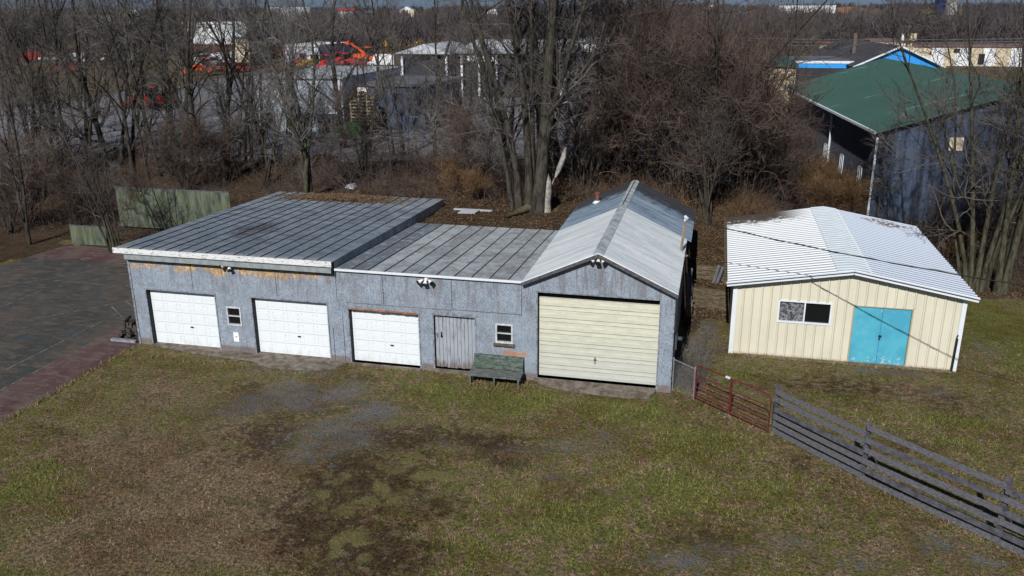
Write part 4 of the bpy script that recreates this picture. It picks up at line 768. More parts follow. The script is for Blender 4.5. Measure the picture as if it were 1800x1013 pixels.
for s_, lab in ((0, 'green roof slope facing the trees'), (1, 'green roof slope on the far side of the ridge')):
    m = MB(); xe = -.35 if not s_ else 2*Wg+.35; sl2 = (zr_-ez)/Wg; ze = ez-.35*sl2+.06; 
    m.poly([(xe, -.4, ze), (Wg, -.4, zr_+.06), (Wg, Lg+.3, zr_+.06), (xe, Lg+.3, ze)]); m.poly([(xe, -.4, ze-.14), (xe, Lg+.3, ze-.14), (Wg, Lg+.3, zr_-.08), (Wg, -.4, zr_-.08)]); m.poly([(xe, -.4, ze-.14), (Wg, -.4, zr_-.08), (Wg, -.4, zr_+.06), (xe, -.4, ze)])
    for i in range(1, 95):
        yy = -.4+(Lg+.7)*i/95; m.beam((xe, yy, ze+.012), (Wg, yy, zr_+.072), .03, .022)
    if not s_:
        m.box(xe-.001, xe, 0, .1, ze-.001, ze, 0)
    o = m.build('roof_slope', MT['groof'], gbn); o['label'] = lab
m = MB(); m.box(-.5, -.352, -.42, Lg+.3, ez-.2, ez-.06); m.build('gutter', MT['white_trim'], gbn)
for yy in (0.05, 11.2): m = MB(); m.tube([(-.45, yy, ez-.2), (-.1, yy, ez-.5), (-.1, yy, .1)], .07, 6); m.build('downspout', MT['white_trim'], gbn)
for yy in (2.6, 7.2, 12.):
    f = MB(); z0_, z1_ = 1.5, 2.7
    for a in (0, .4, .8): f.box(-.06, -.021, yy+a, yy+a+.08, z0_, z1_)
    f.box(-.06, -.021, yy+.08, yy+.8, z0_-.06, z0_); f.box(-.06, -.021, yy+.08, yy+.8, z1_, z1_+.06); o = f.build('window', MT['white_trim'], gbn); f = MB(); f.box(-.035, -.0215, yy+.08, yy+.8, z0_, z1_); f.build('pane', MT['glass'], o)
f = MB(); f.box(3.85, 4.6, -.06, -.026, 4.3, 5.05); f.build('wall_vent', MT['w_tan'], gbn)
# blue gable house
def house(name, lab, cat, loc, rz_, L_, W_, h, zr2, wallm, roofm, gm, trim=None):
    o = thing(name, lab, cat, loc, absolute=False, rz=rz_); m = MB(); m.poly([(-W_, 0, 0), (W_, 0, 0), (W_, 0, h), (-W_, 0, h)], 0); m.poly([(-W_, 0, h), (W_, 0, h), (0, 0, zr2)], 1)
    m.poly([(-W_, 0, 0), (-W_, 0, h), (-W_, L_, h), (-W_, L_, 0)], 0); m.poly([(W_, 0, 0), (W_, L_, 0), (W_, L_, h), (W_, 0, h)], 0); m.poly([(-W_, L_, 0), (-W_, L_, h), (0, L_, zr2), (W_, L_, h), (W_, L_, 0)], 0); m.build('wall', [wallm, gm], o)
    m = MB(); e = .5; s2 = (zr2-h)/W_
    for s_ in (-1, 1): m.hexa([(s_*(W_+e), -e, h-e*s2), (0, -e, zr2), (0, L_+e, zr2), (s_*(W_+e), L_+e, h-e*s2), (s_*(W_+e), -e, h-e*s2+.10), (0, -e, zr2+.10), (0, L_+e, zr2+.10), (s_*(W_+e), L_+e, h-e*s2+.10)])
    r_ = m.build('roof', roofm, o)
    if trim:
        m = MB()
        for s_ in (-1, 1): m.beam((s_*(W_+e), -e-.03, h-e*s2), (0, -e-.03, zr2), .05, .2)
        m.build('rake_board', trim, r_)
    return o, r_
p = PY(1580, 80, 120); pl = PY(1504, 117, 120); pr_ = PY(1654, 117, 120); W_ = (pr_[0]-pl[0])/2+.1
bh, br = house('blue_house', 'bright blue gabled building with white rake trim and dark shingles', 'building', ((pl[0]+pr_[0])/2, 120, 2), .14, 26, W_, pl[2]-2+.2, p[2]-2-.1, MT['blueside'], MT['shingle'], MT['blueside'], MT['white_trim'])
m = MB(); m.box(-W_*.60-.22, -W_*.60+.22, 9, 9.6, 4., 6.7); m.build('chimney', flat('weathered_brick', (.12, .085, .075)), br)
a_, b_ = PY(1412, 108, 122), PY(1500, 108, 122); ww = thing('flat_annex', 'low flat annex with white parapet over a blue band', 'building', (a_[0], 122, 2)); m = MB(); m.box(a_[0]-4, b_[0]+1, 122, 134, 2, b_[2]-.9); m.build('wall', MT['w_dark'], ww); m = MB(); m.box(a_[0]-4.1, b_[0]+1.1, 121.9, 134.1, b_[2]-.3, b_[2]); m.build('parapet', MT['white_trim'], ww)
m = MB(); m.box(a_[0]-4, b_[0]+1, 121.95, 134, b_[2]-.9, b_[2]-.3); m.build('blue_band', MT['blueside'], ww)
m = MB(); m.box(a_[0]-4, b_[0]+1, 122.3, 134, b_[2]-.1, b_[2]+.05); m.build('roof', MT['r_grey'], ww)
# striped long building
a_, b_ = PY(1622, 112, 170), PY(1762, 112, 170); zt_ = PY(1700, 83, 170)[2]
sb = thing('striped_warehouse', 'long flat building painted in white and tan blocks', 'building', (a_[0], 170, 2)); m = MB(); xx = a_[0]-2; k = 0
wd = [3.2, 2.2, 1.8, 2.4, 2.1, 2.0, 2.3, 2.1, 2.6]
for i, w_ in enumerate(wd): m.box(xx, xx+w_-.02, 170, 182, 1.9, zt_, i % 2); xx += w_
m.box(a_[0]-9, a_[0]-2.02, 171, 182, 1.9, zt_+.9, 0); m.build('wall', [MT['w_tan'], MT['w_white']], sb)
m = MB(); m.box(a_[0]-9.2, a_[0]-1.9, 170.8, 182.2, zt_+.9, zt_+1.1); m.box(a_[0]-1.9, xx+.2, 169.8, 182.2, zt_, zt_+.25); m.build('roof', flat('rusty_edge_roof', (.16, .09, .075)), sb)
for px_ in (1680, 1725): q_ = PY(px_, 102, 170); m = MB(); m.box(q_[0]-.5, q_[0]+.5, 169.9, 169.99, q_[2]-1.1 if px_ > 1700 else q_[2]+.9, q_[2]+.7 if px_ > 1700 else q_[2]+1.6); m.build('doorway', MT['dark'], sb)
def block(name, lab, x0p, x1p, ytop, Yd, dep, wm, rm, zb=1.9, roofh=.3, extra=None):
    a_, b_ = PY(x0p, ytop, Yd), PY(x1p, ytop, Yd); o = thing(name, lab, 'building', ((a_[0]+b_[0])/2, Yd, 2)); zt = (a_[2]+b_[2])/2; m = MB(); m.box(a_[0], b_[0], Yd, Yd+dep, zb, zt); m.build('wall', wm, o)
    m = MB(); m.box(a_[0]-.2, b_[0]+.2, Yd-.2, Yd+dep+.2, zt, zt+roofh); m.build('roof', rm, o); return o, a_[0], b_[0], zt
block('low_shed', 'low tan shed beyond the brush left of the blue house', 1440, 1478, 78, 172, 8, MT['w_tan'], MT['brick'])
# equipment shed with lumber
o, x0_, x1_, zt = block('equipment_shed', 'pale blue-grey metal shed with dark open bays across the lot', 448, 600, 138, 68, 14, MT['w_grey'], MT['r_pale'], roofh=.15)
for f0, f1 in ((.06, .2), (.36, .62), (.7, .93)): m = MB(); m.box(x0_+(x1_-x0_)*f0, x0_+(x1_-x0_)*f1, 67.93, 67.99, 1.95, 3.7); m.build('bay_opening', MT['w_dark'], o)
for xq in (x0_+.1, x0_+2.2, x1_-.3): m = MB(); m.box(xq, xq+.2, 67.9, 67.99, 2, zt); m.build('trim', MT['w_white'], o)
o, x0_, x1_, zt = block('navy_shed', 'dark navy metal shed with flat grey roof beside lumber stack', 624, 752, 152, 70.5, 10, MT['navy'], MT['r_grey'], roofh=.15)
m = MB(); m.box(x0_+.1, x0_+1.2, 70.4, 70.49, zt-.5, zt-.1); m.build('sign_board', MT['w_white'], o)
pa, pb = GT(624, 232), GT(664, 232); 
for k in range(3):
    ls = thing('lumber_stack', ('left', 'middle', 'right')[k]+' one of three stacks of pale pallets by the navy shed', 'pallet stack', (pa[0]+.65+k*.75, 68.3, 2)); m = MB()
    for j in range(11+2*k % 3): m.box(pa[0]+.3+k*.75, pa[0]+.98+k*.75, 68.0, 69.2, 2.05+j*.27, 2.05+j*.27+.1); m.box(pa[0]+.35+k*.75, pa[0]+.45+k*.75, 68.0, 69.2, 2.15+j*.27, 2.32+j*.27)
    m.build('pallets', MT['lumber'], ls)
# dealership
o, x0_, x1_, zt = block('store_building', 'long store with pale roof, dark front and white sign board', 800, 985, 97, 100, 14, MT['w_dark'], MT['shingle'], roofh=.2)
m = MB(); m.hexa([(x0_-.4, 99.2, zt+.2), (x1_+.4, 99.2, zt+.2), (x1_+.4, 114, zt+.2), (x0_-.4, 114, zt+.2), (x0_+1, 106, zt+1.5), (x1_-1, 106, zt+1.5), (x1_-1, 108, zt+1.5), (x0_+1, 108, zt+1.5)]); m.build('hip_roof', MT['r_pale'], o)
sg = MB(); a_, b_ = PY(822, 99, 99.7), PY(868, 108, 99.7); sg.box(a_[0], b_[0], 99.6, 99.75, b_[2], a_[2]+.15); s_o = sg.build('sign_board', MT['w_white'], o)
m = MB(); rg = random.Random(4)
xk = a_[0]+.25
while xk < b_[0]-.3:
    m.box(xk, xk+.05, 99.57, 99.599, b_[2]+.12, b_[2]+.6); m.box(xk+.05, xk+.17, 99.57, 99.599, b_[2]+.12+rg.choice((0, .2, .42)), b_[2]+.2+rg.choice((0, .2, .32))); xk += .26
m.build('lettering', MT['w_dark'], s_o)
for k in range(6): m = MB(); xq = x0_+(x1_-x0_)*(k+.5)/6; m.box(xq-.12, xq+.12, 99.0, 99.2, 2, zt); m.build('porch_post', MT['w_white'], o)
o, x0_, x1_, zt = block('gable_porch', 'small gabled canopy building left of the long store', 703, 792, 96, 100, 10, MT['w_dark'], MT['r_grey'], roofh=.1)
m = MB(); xm = (x0_+x1_)/2; m.hexa([(x0_-.4, 99, zt+.1), (x1_+.4, 99, zt+.1), (x1_+.4, 111, zt+.1), (x0_-.4, 111, zt+.1), (xm-.1, 99.6, zt+1.2), (xm+.1, 99.6, zt+1.2), (xm+.1, 111, zt+1.2), (xm-.1, 111, zt+1.2)]); m.build('gable_roof', MT['r_pale'], o)
for xq in (x0_+.3, x1_-.5): m = MB(); m.box(xq, xq+.25, 99.4, 99.7, 2, zt); m.build('porch_post', MT['w_white'], o)
o, x0_, x1_, zt = block('white_store', 'white walled store with deep grey roof behind the big trunks', 975, 1100, 121, 100, 12, MT['w_white'], MT['r_grey'], roofh=.2)
m = MB(); m.hexa([(x0_-.4, 99.5, zt+.2), (x1_+.4, 99.5, zt+.2), (x1_+.4, 112, zt+.2), (x0_-.4, 112, zt+.2), (x0_, 105.8, zt+1.6), (x1_, 105.8, zt+1.6), (x1_, 106.2, zt+1.6), (x0_, 106.2, zt+1.6)]); m.build('pitched_roof', MT['r_grey'], o)
for k in range(3): m = MB(); xq = x0_+1+2.6*k; m.box(xq, xq+1.1, 99.9, 99.99, 2.05, 4.1); m.build('doorway', MT['w_dark'], o)
block('white_hall', 'white hall rising behind the grey roofed store', 985, 1085, 76, 125, 15, MT['w_white'], MT['r_pale'])
block('white_depot', 'broad white depot with white roof in the left distance', 322, 432, 42, 180, 18, MT['w_white'], MT['w_white'])
block('brick_depot', 'low brick and white depot below the white hall at left', 330, 445, 78, 165, 12, MT['brick'], MT['w_white'], roofh=1.0)
block('tan_depot', 'small tan flat building beyond the red machinery', 412, 436, 68, 150, 8, MT['w_tan'], MT['r_grey'])
block('grey_hall', 'long grey hall with white roof behind the equipment yard', 500, 560, 82, 150, 14, MT['w_grey'], MT['w_white'])
block('white_workshop', 'small white workshop among trees near the horizon', 590, 616, 55, 230, 10, MT['w_white'], MT['w_white'])
block('red_roof_house', 'white house with a red roof near the skyline', 594, 622, 20, 420, 14, MT['w_white'], MT['p_red'], roofh=1.4)
block('long_white_hall', 'very long low white hall under the skyline at left', 150, 215, 28, 420, 25, MT['w_white'], MT['r_pale'])
block('far_white_hall', 'long white hall on the skyline above the dirt mound', 1370, 1470, 10, 760, 40, MT['w_white'], MT['r_pale'], zb=6)
block('far_grey_hall', 'grey hall under the skyline behind the middle trees', 470, 545, 14, 520, 30, MT['r_pale'], MT['w_white'])
block('teal_roof_shed', 'low shed with teal roof right of the reddish brush', 1235, 1400, 118, 92, 14, MT['w_tan'], MT['groof'], roofh=.3)
# silos
for px0, px1, yt, yb_, mm, lab in ((1640, 1659, -14, 27, 'silo_blue', 'dark blue enamel silo on the skyline'), (1660, 1682, -10, 27, 'silo_grey', 'grey concrete silo beside the dark blue one')):
    a_, b_ = PY(px0, yb_, 700), PY(px1, yb_, 700); zt = PY(px0, yt, 700)[2]; r_ = (b_[0]-a_[0])/2; cx_ = (a_[0]+b_[0])/2; o = thing('silo', lab, 'silo', (cx_, 700, 4)); m = MB(); m.tube([(cx_, 700, 3), (cx_, 700, zt)], r_, 20)
    m.build('tank', MT[mm], o, False); m = MB(); m.tube([(cx_, 700, zt), (cx_, 700, zt+r_*.5), (cx_, 700, zt+r_*.75)], [r_, r_*.6, .1], 16); m.build('dome', MT[mm], o)
# dirt mound
nx, ny = 24, 8; V = []; a_, b_ = PY(1440, 24, 800), PY(1548, 24, 800)
for j in range(ny):
    for i in range(nx):
        u, v_ = i/(nx-1), j/(ny-1); V.append((a_[0]+(b_[0]-a_[0])*u, 790+40*v_, 5.+7.2*math.sin(math.pi*u)**.7*math.sin(math.pi*v_)+rng.uniform(-.15, .15)))
i = np.arange(nx*ny).reshape(ny, nx); F = np.stack([i[:-1, :-1], i[:-1, 1:], i[1:, 1:], i[1:, :-1]], -1).reshape(-1, 4); tag(npmesh('dirt_mound', V, F, MT['dirt']), kind='structure')
# utility pole
q_ = PY(1598, 48, 150); up = thing('utility_pole', 'wooden utility pole with three transformers above the blue gable', 'utility pole', (q_[0], 150, 2)); m = MB(); m.tube([(q_[0], 150, 1.5), (q_[0], 150, q_[2]+.3)], [.2, .14], 8); m.build('pole', MT['timber'], up)
m = MB(); m.box(q_[0]-1.3, q_[0]+1.3, 149.8, 149.95, q_[2], q_[2]+.15); m.build('crossarm', MT['timber'], up)
for dx in (-.75, .45, 1.0): m = MB(); m.tube([(q_[0]+dx, 149.7, q_[2]-2), (q_[0]+dx, 149.7, q_[2]-.95)], .24, 10); m.build('transformer', MT['p_white'] if dx < 0 else MT['w_tan'], up)
for k, yy in enumerate((63, 68, 74)):
    m = MB(); A = PY(1180, yy, 175); B = PY(1860, yy+4, 150); pts = []
    for i in range(21): t = i/20; v_ = Vector(A).lerp(Vector(B), t); v_.z -= .5*4*t*(1-t); pts.append(v_)
    m.tube(pts, .045, 4); tag(m.build('overhead_wire', MT['galv']), ('top', 'middle', 'lowest')[k]+' one of three overhead wires crossing behind the blue gable', 'wire')

# ================================================================== VEHICLES AND MACHINES
def wheel(m, x, y, r, w, mi=1):
    m.tube([(x, y-w/2, r), (x, y+w/2, r)], r, 12, mi=mi); m.tube([(x, y-w/2-.02, r), (x, y-w/2, r)], r*.5, 8, mi=2); m.tube([(x, y+w/2, r), (x, y+w/2+.02, r)], r*.5, 8, mi=2)
def tractor(col, lab, loc, rz_, s=1., boom=False, cat='tractor', group=None):
    o = thing('tractor', lab, cat, loc, group, absolute=False, rz=rz_); o.scale = (s,)*3; m = MB()
    m.hexa([(-2.2, -.4, .8), (0, -.5, .8), (0, .5, .8), (-2.2, .4, .8), (-2.15, -.35, 1.5), (0, -.42, 1.7), (0, .42, 1.7), (-2.15, .35, 1.5)]); m.box(0, 1.3, -.7, .7, .7, 1.5); m.hexa([(.6, -1, 1.3), (1.9, -1, 1.2), (1.9, 1, 1.2), (.6, 1, 1.3), (.7, -1, 1.6), (1.8, -1, 1.55), (1.8, 1, 1.55), (.7, 1, 1.6)])
    m.build('body', col, o); m = MB(); m.box(.0, 1.2, -.65, .65, 1.6, 2.55); m.build('cab', MT['glass'], o); m = MB(); m.box(-.15, 1.35, -.75, .75, 2.55, 2.7); m.build('cab_roof', col, o)
    for (x, y, r, w) in ((-1.7, -.75, .5, .35), (-1.7, .75, .5, .35), (1.1, -.95, .85, .5), (1.1, .95, .85, .5)): m = MB(); wheel(m, x, y, r, w, 0); m.build('wheel', [MT['p_black'], MT['p_black'], col], o)
    m = MB(); m.beam((-.3, -.55, 1.6), (-2.7, -.55, .7 if not boom else 3.4), .12, .2); m.beam((-.3, .55, 1.6), (-2.7, .55, .7 if not boom else 3.4), .12, .2); zb_ = .5 if not boom else 3.3
    m.hexa([(-3.3, -1, zb_-.2), (-2.7, -1, zb_-.2), (-2.7, 1, zb_-.2), (-3.3, 1, zb_-.2), (-3.4, -1, zb_+.1), (-2.7, -1, zb_+.5), (-2.7, 1, zb_+.5), (-3.4, 1, zb_+.1)]); m.build('loader', col, o); return o
def van(col, lab, loc, rz_, L_=4.6, H_=1.5, box=False, name='parked_car', cat='car'):
    o = thing(name, lab, cat, loc, absolute=False, rz=rz_); m = MB(); w = .9
    m.hexa([(-L_/2, -w, .35), (L_/2, -w, .35), (L_/2, w, .35), (-L_/2, w, .35), (-L_/2, -w, .85), (L_/2, -w, .95), (L_/2, w, .95), (-L_/2, w, .85)])
    if box: m.hexa([(-L_*.34, -w, .85), (L_/2, -w, .85), (L_/2, w, .85), (-L_*.34, w, .85), (-L_*.24, -w*.93, H_), (L_/2-.05, -w*.93, H_), (L_/2-.05, w*.93, H_), (-L_*.24, w*.93, H_)])
    else: m.box(-L_*.12, L_*.26, -w*.78, w*.78, H_-.04, H_)
    m.build('body', col, o); m = MB(); t0, t1 = (-L_*.35, L_*.05) if box else (-L_*.28, L_*.42)
    m.hexa([(t0, -w*.96, .9), (t1, -w*.96, .93), (t1, w*.96, .93), (t0, w*.96, .9), (t0+.6, -w*.84, H_-.06), (t1-.35, -w*.84, H_-.06), (t1-.35, w*.84, H_-.06), (t0+.6, w*.84, H_-.06)]); m.build('window', MT['glass'], o)
    for (x, y) in ((-L_*.31, -.85), (-L_*.31, .85), (L_*.31, -.85), (L_*.31, .85)): m = MB(); wheel(m, x, y, .33, .22, 0); m.build('wheel', [MT['p_black'], MT['p_black'], MT['p_silver']], o)
    return o
def at(px, py): return GH(GT(px, py), .1)
tractor(MT['p_red'], 'big red telehandler parked left, behind the leaning trunk', at(262, 192), .2, .85); tractor(MT['p_red'], 'second red machine touching the telehandler on its right', at(292, 193), .1, .7)
tractor(MT['p_green'], 'green mower implement on the near edge of the lot', at(330, 262), .3, .75)
tractor(MT['p_orange'], 'orange loader with raised bucket at left of the machine yard', at(358, 133), .5, 1.)
tractor(MT['p_orange'], 'tall orange-red lift machine with raised boom in the yard centre', at(645, 112), .2, 1.15, True, 'lift')
for i, (px_, py_, c_) in enumerate(((528, 118, 'p_red'), (550, 120, 'p_yellow'), (573, 122, 'p_red'), (596, 116, 'p_red'), (615, 118, 'p_red'), (560, 108, 'p_red'), (580, 104, 'p_red'))):
    tractor(MT[c_], ('%s small %s tractor from the left in the machine yard row' % (('first', 'second', 'third', 'fourth', 'fifth', 'sixth', 'seventh')[i], 'yellow' if c_ == 'p_yellow' else 'red')), at(px_, py_), .3+.7*i, .9, group='machines in the yard row')
tractor(MT['p_orange'], 'orange-red tractor in front of the white store, left one', at(1012, 142), .4, 1.1); tractor(MT['p_red'], 'red tractor in front of the white store, right one', at(1078, 142), .8, 1.2)
tractor(MT['p_orange'], 'small orange machine alone in front of the dark store', at(806, 134), .2, .7)
van(MT['p_red'], 'red pickup in front of the white van, left one', at(398, 126), .1, 5.2); van(MT['p_red'], 'red pickup beside the dark trunk, right one', at(424, 127), .15, 5.2)
van(MT['p_white'], 'white van behind the two red pickups', at(420, 112), .2, 5.6, 2.3, True, 'parked_van', 'van')
van(MT['p_white'], 'white van right of the tall orange lift', at(672, 118), .1, 5, 2.2, True, 'parked_van', 'van')
van(MT['p_white'], 'white car half hidden by red brush, left one', at(1066, 222), .5, 4.6); van(MT['p_silver'], 'silver car behind red brush beside the white one', at(1112, 222), .4, 4.6); van(MT['p_white'], 'white car near the tan shed in the brush', at(1222, 205), .9, 4.6)
van(MT['p_red'], 'low red car in front of the gabled canopy', at(768, 138), .2, 4.4); van(MT['p_white'], 'white pickup parked by the gabled canopy', at(746, 128), .8, 5.)
van(MT['p_silver'], 'grey car parked before the brick depot', at(368, 116), .4, 4.6); van(MT['p_red'], 'red car in the far left field behind trunks', at(122, 126), .4, 5.)
for i, px_ in enumerate((690, 722, 755, 800, 850, 900, 1125)):
    p = at(px_, 84); van(MT['p_yellow'], 'yellow school bus, %s from the left in the row behind the store' % ('first', 'second', 'third', 'fourth', 'fifth', 'sixth', 'seventh')[i], p, .05, 10, 2.2, True, 'school_bus', 'bus')
cl_ = ['p_white', 'p_silver', 'p_white', 'p_red', 'p_white', 'p_silver', 'p_white', 'p_black']
nth = ['first', 'second', 'third', 'fourth', 'fifth', 'sixth', 'seventh', 'eighth', 'ninth', 'tenth']
cn = dict(p_white='white', p_silver='silver', p_red='red', p_black='black')
for (x0p, x1p, yp, n_, wh_) in ((336, 455, 108, 7, 'the upper car row before the brick depot'), (700, 800, 146, 5, 'the row before the gabled canopy'), (830, 985, 152, 7, 'the row before the long store'), (450, 610, 100, 8, 'the far row behind the machine yard'), (60, 250, 108, 7, 'the far left car row')):
    for k in range(n_):
        c_ = cl_[(k*3+n_+x0p) % 8]; van(MT[c_], '%s car, %s from the left in %s' % (cn[c_], nth[k], wh_), at(x0p+(x1p-x0p)*k/n_+(k*7 % 5)*2, yp+(k*5 % 4)), .2+k*.9, 4.5, 1.5 if k % 3 else 1.9, k % 3 == 0)
for k, (px_, py_, w_) in enumerate(((40, 40, 30), (110, 52, 24), (235, 34, 34), (290, 48, 22), (470, 40, 30), (655, 42, 22), (715, 30, 26), (790, 48, 26), (865, 34, 30), (935, 50, 22), (1010, 38, 28), (1190, 42, 24), (1250, 30, 30), (1310, 46, 22), (1350, 60, 20))):
    p = GT(px_, py_); wv = w_*p[1]/FPX/2; house('far_house', '%s distant pale-walled house from the left below the skyline' % (nth+['eleventh', 'twelfth', 'thirteenth', 'fourteenth', 'fifteenth'])[k], 'house', (p[0], p[1], p[2]-.2), 1.3 if k % 2 else .2, wv*1.6, wv*(.6 if k % 2 else 1.), 2.6+p[1]*.004, 4.6+p[1]*.006, MT['w_white'] if k % 3 else MT['w_tan'], MT[('r_pale', 'r_grey', 'r_pale', 'shingle')[k % 4]], MT['w_white'])
m = MB(); p = GT(620, 240); m.hexa([(p[0]-.9, p[1]-.6, 2.1), (p[0]+.9, p[1]-.6, 2.1), (p[0]+.9, p[1]+.6, 2.1), (p[0]-.9, p[1]+.6, 2.1), (p[0]-1.1, p[1]-.8, 3.0), (p[0]+1.1, p[1]-.8, 3.0), (p[0]+1.1, p[1]+.8, 3.1), (p[0]-1.1, p[1]+.8, 3.1)]); m.box(p[0]-1.15, p[0]+1.15, p[1]-.85, p[1]-.8, 2.9, 3.0); tag(m.build('dumpster', MT['p_green']), 'green dumpster before the pale pallet stacks', 'dumpster')
for k in range(3):
    p = GT(1690+k*35, 378); m = MB(); m.tube([(p[0], p[1], p[2]), (p[0], p[1], p[2]+.55), (p[0], p[1], p[2]+.9)], [.3, .31, .28], 10); m.tube([(p[0]-.1, p[1], p[2]+.9), (p[0]-.1, p[1], p[2]+.96)], .05, 6)
    tag(m.build('red_barrel', MT['p_red']), ('left', 'middle', 'right')[k]+' one of three red drums glimpsed against the navy barn wall', 'drum', 'red drums behind the right tree')

# ================================================================== TREES
def tubes(P, Rr, s):
    n, k, _ = P.shape; T = np.empty_like(P); T[:, 1:-1] = P[:, 2:]-P[:, :-2]; T[:, 0] = P[:, 1]-P[:, 0]; T[:, -1] = P[:, -1]-P[:, -2]
    T /= np.linalg.norm(T, axis=2, keepdims=True)+1e-9; ref = np.where(np.abs(T[..., 2:3]) < .9, np.array([0, 0, 1.]), np.array([1., 0, 0])); A = np.cross(T, ref); A /= np.linalg.norm(A, axis=2, keepdims=True)+1e-9; B = np.cross(T, A)
    an = np.arange(s)*2*np.pi/s; V = P[:, :, None, :]+Rr[:, :, None, None]*(np.cos(an)[:, None]*A[:, :, None, :]+np.sin(an)[:, None]*B[:, :, None, :]); V = V.reshape(-1, 3)
    b = (np.arange(n)*k*s)[:, None, None]+(np.arange(k-1)*s)[None, :, None]; q0 = np.arange(s)[None, None, :]; q1 = (np.arange(s)+1)[None, None, :] % s
    F = np.stack([b+q0, b+q1, b+s+q1, b+s+q0], -1).reshape(-1, 4); return V, F
def grow(rg, P, Rd, per, L, ang, rr, k, up=.0, jit=.25, t0=.2, rmin=.004, tp=1.0):
    n, kk, _ = P.shape; N_ = int(n*per); idx = rg.integers(0, n, N_) if per < 1 else np.repeat(np.arange(n), int(per)); N_ = len(idx)
    t = t0+(1-t0)*rg.random(N_)**tp; f = t*(kk-1); i = np.minimum(f.astype(int), kk-2); w = (f-i)[:, None]; p = P[idx, i]*(1-w)+P[idx, i+1]*w; T = P[idx, i+1]-P[idx, i]; T /= np.linalg.norm(T, axis=1, keepdims=True)+1e-9
    rb_ = Rd[idx, i]*(1-w[:, 0])+Rd[idx, i+1]*w[:, 0]; r = np.maximum(rb_*rr*rg.uniform(.7, 1.1, N_), rmin)
    d = rg.normal(0, 1, (N_, 3)); d -= (d*T).sum(1, keepdims=True)*T; d /= np.linalg.norm(d, axis=1, keepdims=True)+1e-9; a = np.radians(rg.normal(ang, 12, N_))[:, None]; D = T*np.cos(a)+d*np.sin(a)
    ln_ = rg.uniform(L[0], L[1], N_)*(1.15-.5*t); Q = np.empty((N_, k, 3)); Q[:, 0] = p; st = (ln_/(k-1))[:, None]
    for j in range(1, k):
        D = D+rg.normal(0, jit, (N_, 3)); D[:, 2] += up; D /= np.linalg.norm(D, axis=1, keepdims=True)+1e-9; Q[:, j] = Q[:, j-1]+D*st
    RR = r[:, None]*np.linspace(1, .3, k)[None, :]; return Q, np.maximum(RR, rmin*.7)
def cat(parts):
    V = []; F = []; o = 0
    for v, f in parts: V.append(v); F.append(f+o); o += len(v)
    return np.concatenate(V), np.concatenate(F)
def stems(rg, specs, k=9):
    P = np.empty((len(specs), k, 3)); Rr = np.empty((len(specs), k))
    for i, (x, y, dx, dy, h, r) in enumerate(specs):
        t = np.linspace(0, 1, k); w1, w2 = rg.normal(0, .05*h, 2); P[i, :, 0] = x+dx*t**1.25+w1*np.sin(t*4+rg.uniform(0, 6))*t; P[i, :, 1] = y+dy*t**1.25+w2*np.sin(t*4+rg.uniform(0, 6))*t; P[i, :, 2] = h*t-.15; Rr[i] = r*(1-.78*t); Rr[i, 0] *= 1.35
    return P, Rr
def make_tree(seed, specs, dens=(9, 7, 5, 3), L1=(2.8, 6.2), ang=34, bark='bark', twig='twig', up=.07, t0=.2, label=None, name='bare_tree', cat_='tree', fine=.006, scaleL=1.):
    rg = np.random.default_rng(seed); P0, R0 = stems(rg, specs); P1, R1 = grow(rg, P0, R0, dens[0], L1, ang, .6, 8, up, .2, t0, .02, .9)
    P2, R2 = grow(rg, P1, R1, dens[1], (1.3*scaleL, 3.0*scaleL), 38, .58, 6, up*.6, .22, .15, .014); P3, R3 = grow(rg, P2, R2, dens[2], (.6*scaleL, 1.5*scaleL), 38, .55, 5, .04, .24, .12, fine*1.35); P4, R4 = grow(rg, P3, R3, dens[3], (.25*scaleL, .7*scaleL), 38, .7, 3, .03, .2, .15, fine)
    o = thing(name, label or 'bare winter tree', cat_, absolute=False); V, F = cat([tubes(P0, R0, 8), tubes(P1, R1, 5)]); t = npmesh('trunk', V, F, MT[bark], o); t.data.polygons.foreach_set('use_smooth', [True]*len(t.data.polygons))
    V, F = cat([tubes(P2, R2, 4), tubes(P3, R3, 3), tubes(P4, R4, 3)]); npmesh('crown', V, F, MT[twig], o); return o
rg0 = np.random.default_rng(11)
def rsp(n, h, r, sp, ln_): return [(rg0.normal(0, sp), rg0.normal(0, sp), rg0.normal(0, ln_), rg0.normal(0, ln_*.6), h*rg0.uniform(.8, 1.1), r*rg0.uniform(.7, 1.1)) for _ in range(n)]
tall = [make_tree(20+i, s, t0=.14, dens=d_, twig='twig_pale' if i in (1, 3) else 'twig', fine=.0068) for i, (s, d_) in enumerate(((rsp(1, 17, .22, 0, 2.8), (15, 7, 5, 2)), (rsp(2, 16, .17, .25, 3.2), (9, 7, 5, 2)), (rsp(1, 15, .18, 0, 4.2), (13, 7, 5, 2)), (rsp(3, 15, .14, .3, 3.2), (6, 6, 5, 2)), (rsp(1, 18, .27, 0, 3.0), (16, 7, 5, 2)), (rsp(2, 14, .14, .2, 3.6), (8, 7, 5, 2))))]
multi = [make_tree(40+i, rsp(n_, 11, .10, .3, 2.4), dens=(6, 5, 4, 2), L1=(1.5, 3.6), ang=28, up=.10) for i, n_ in enumerate((5, 4))]
sap = [make_tree(50+i, rsp(1, 7.5, .05, 0, .9), dens=(12, 4, 4, 3), L1=(.8, 1.8), ang=40, twig='twig_pale', name='sapling', scaleL=.6) for i in range(3)]
red = [make_tree(60+i, rsp(n_, 5.8, .045, .3, 1.9), dens=(7, 5, 3, 2), L1=(1.2, 2.8), ang=36, twig='twig_red', name='shrub', cat_='shrub', scaleL=.7, fine=.007) for i, n_ in enumerate((10, 12, 8))]
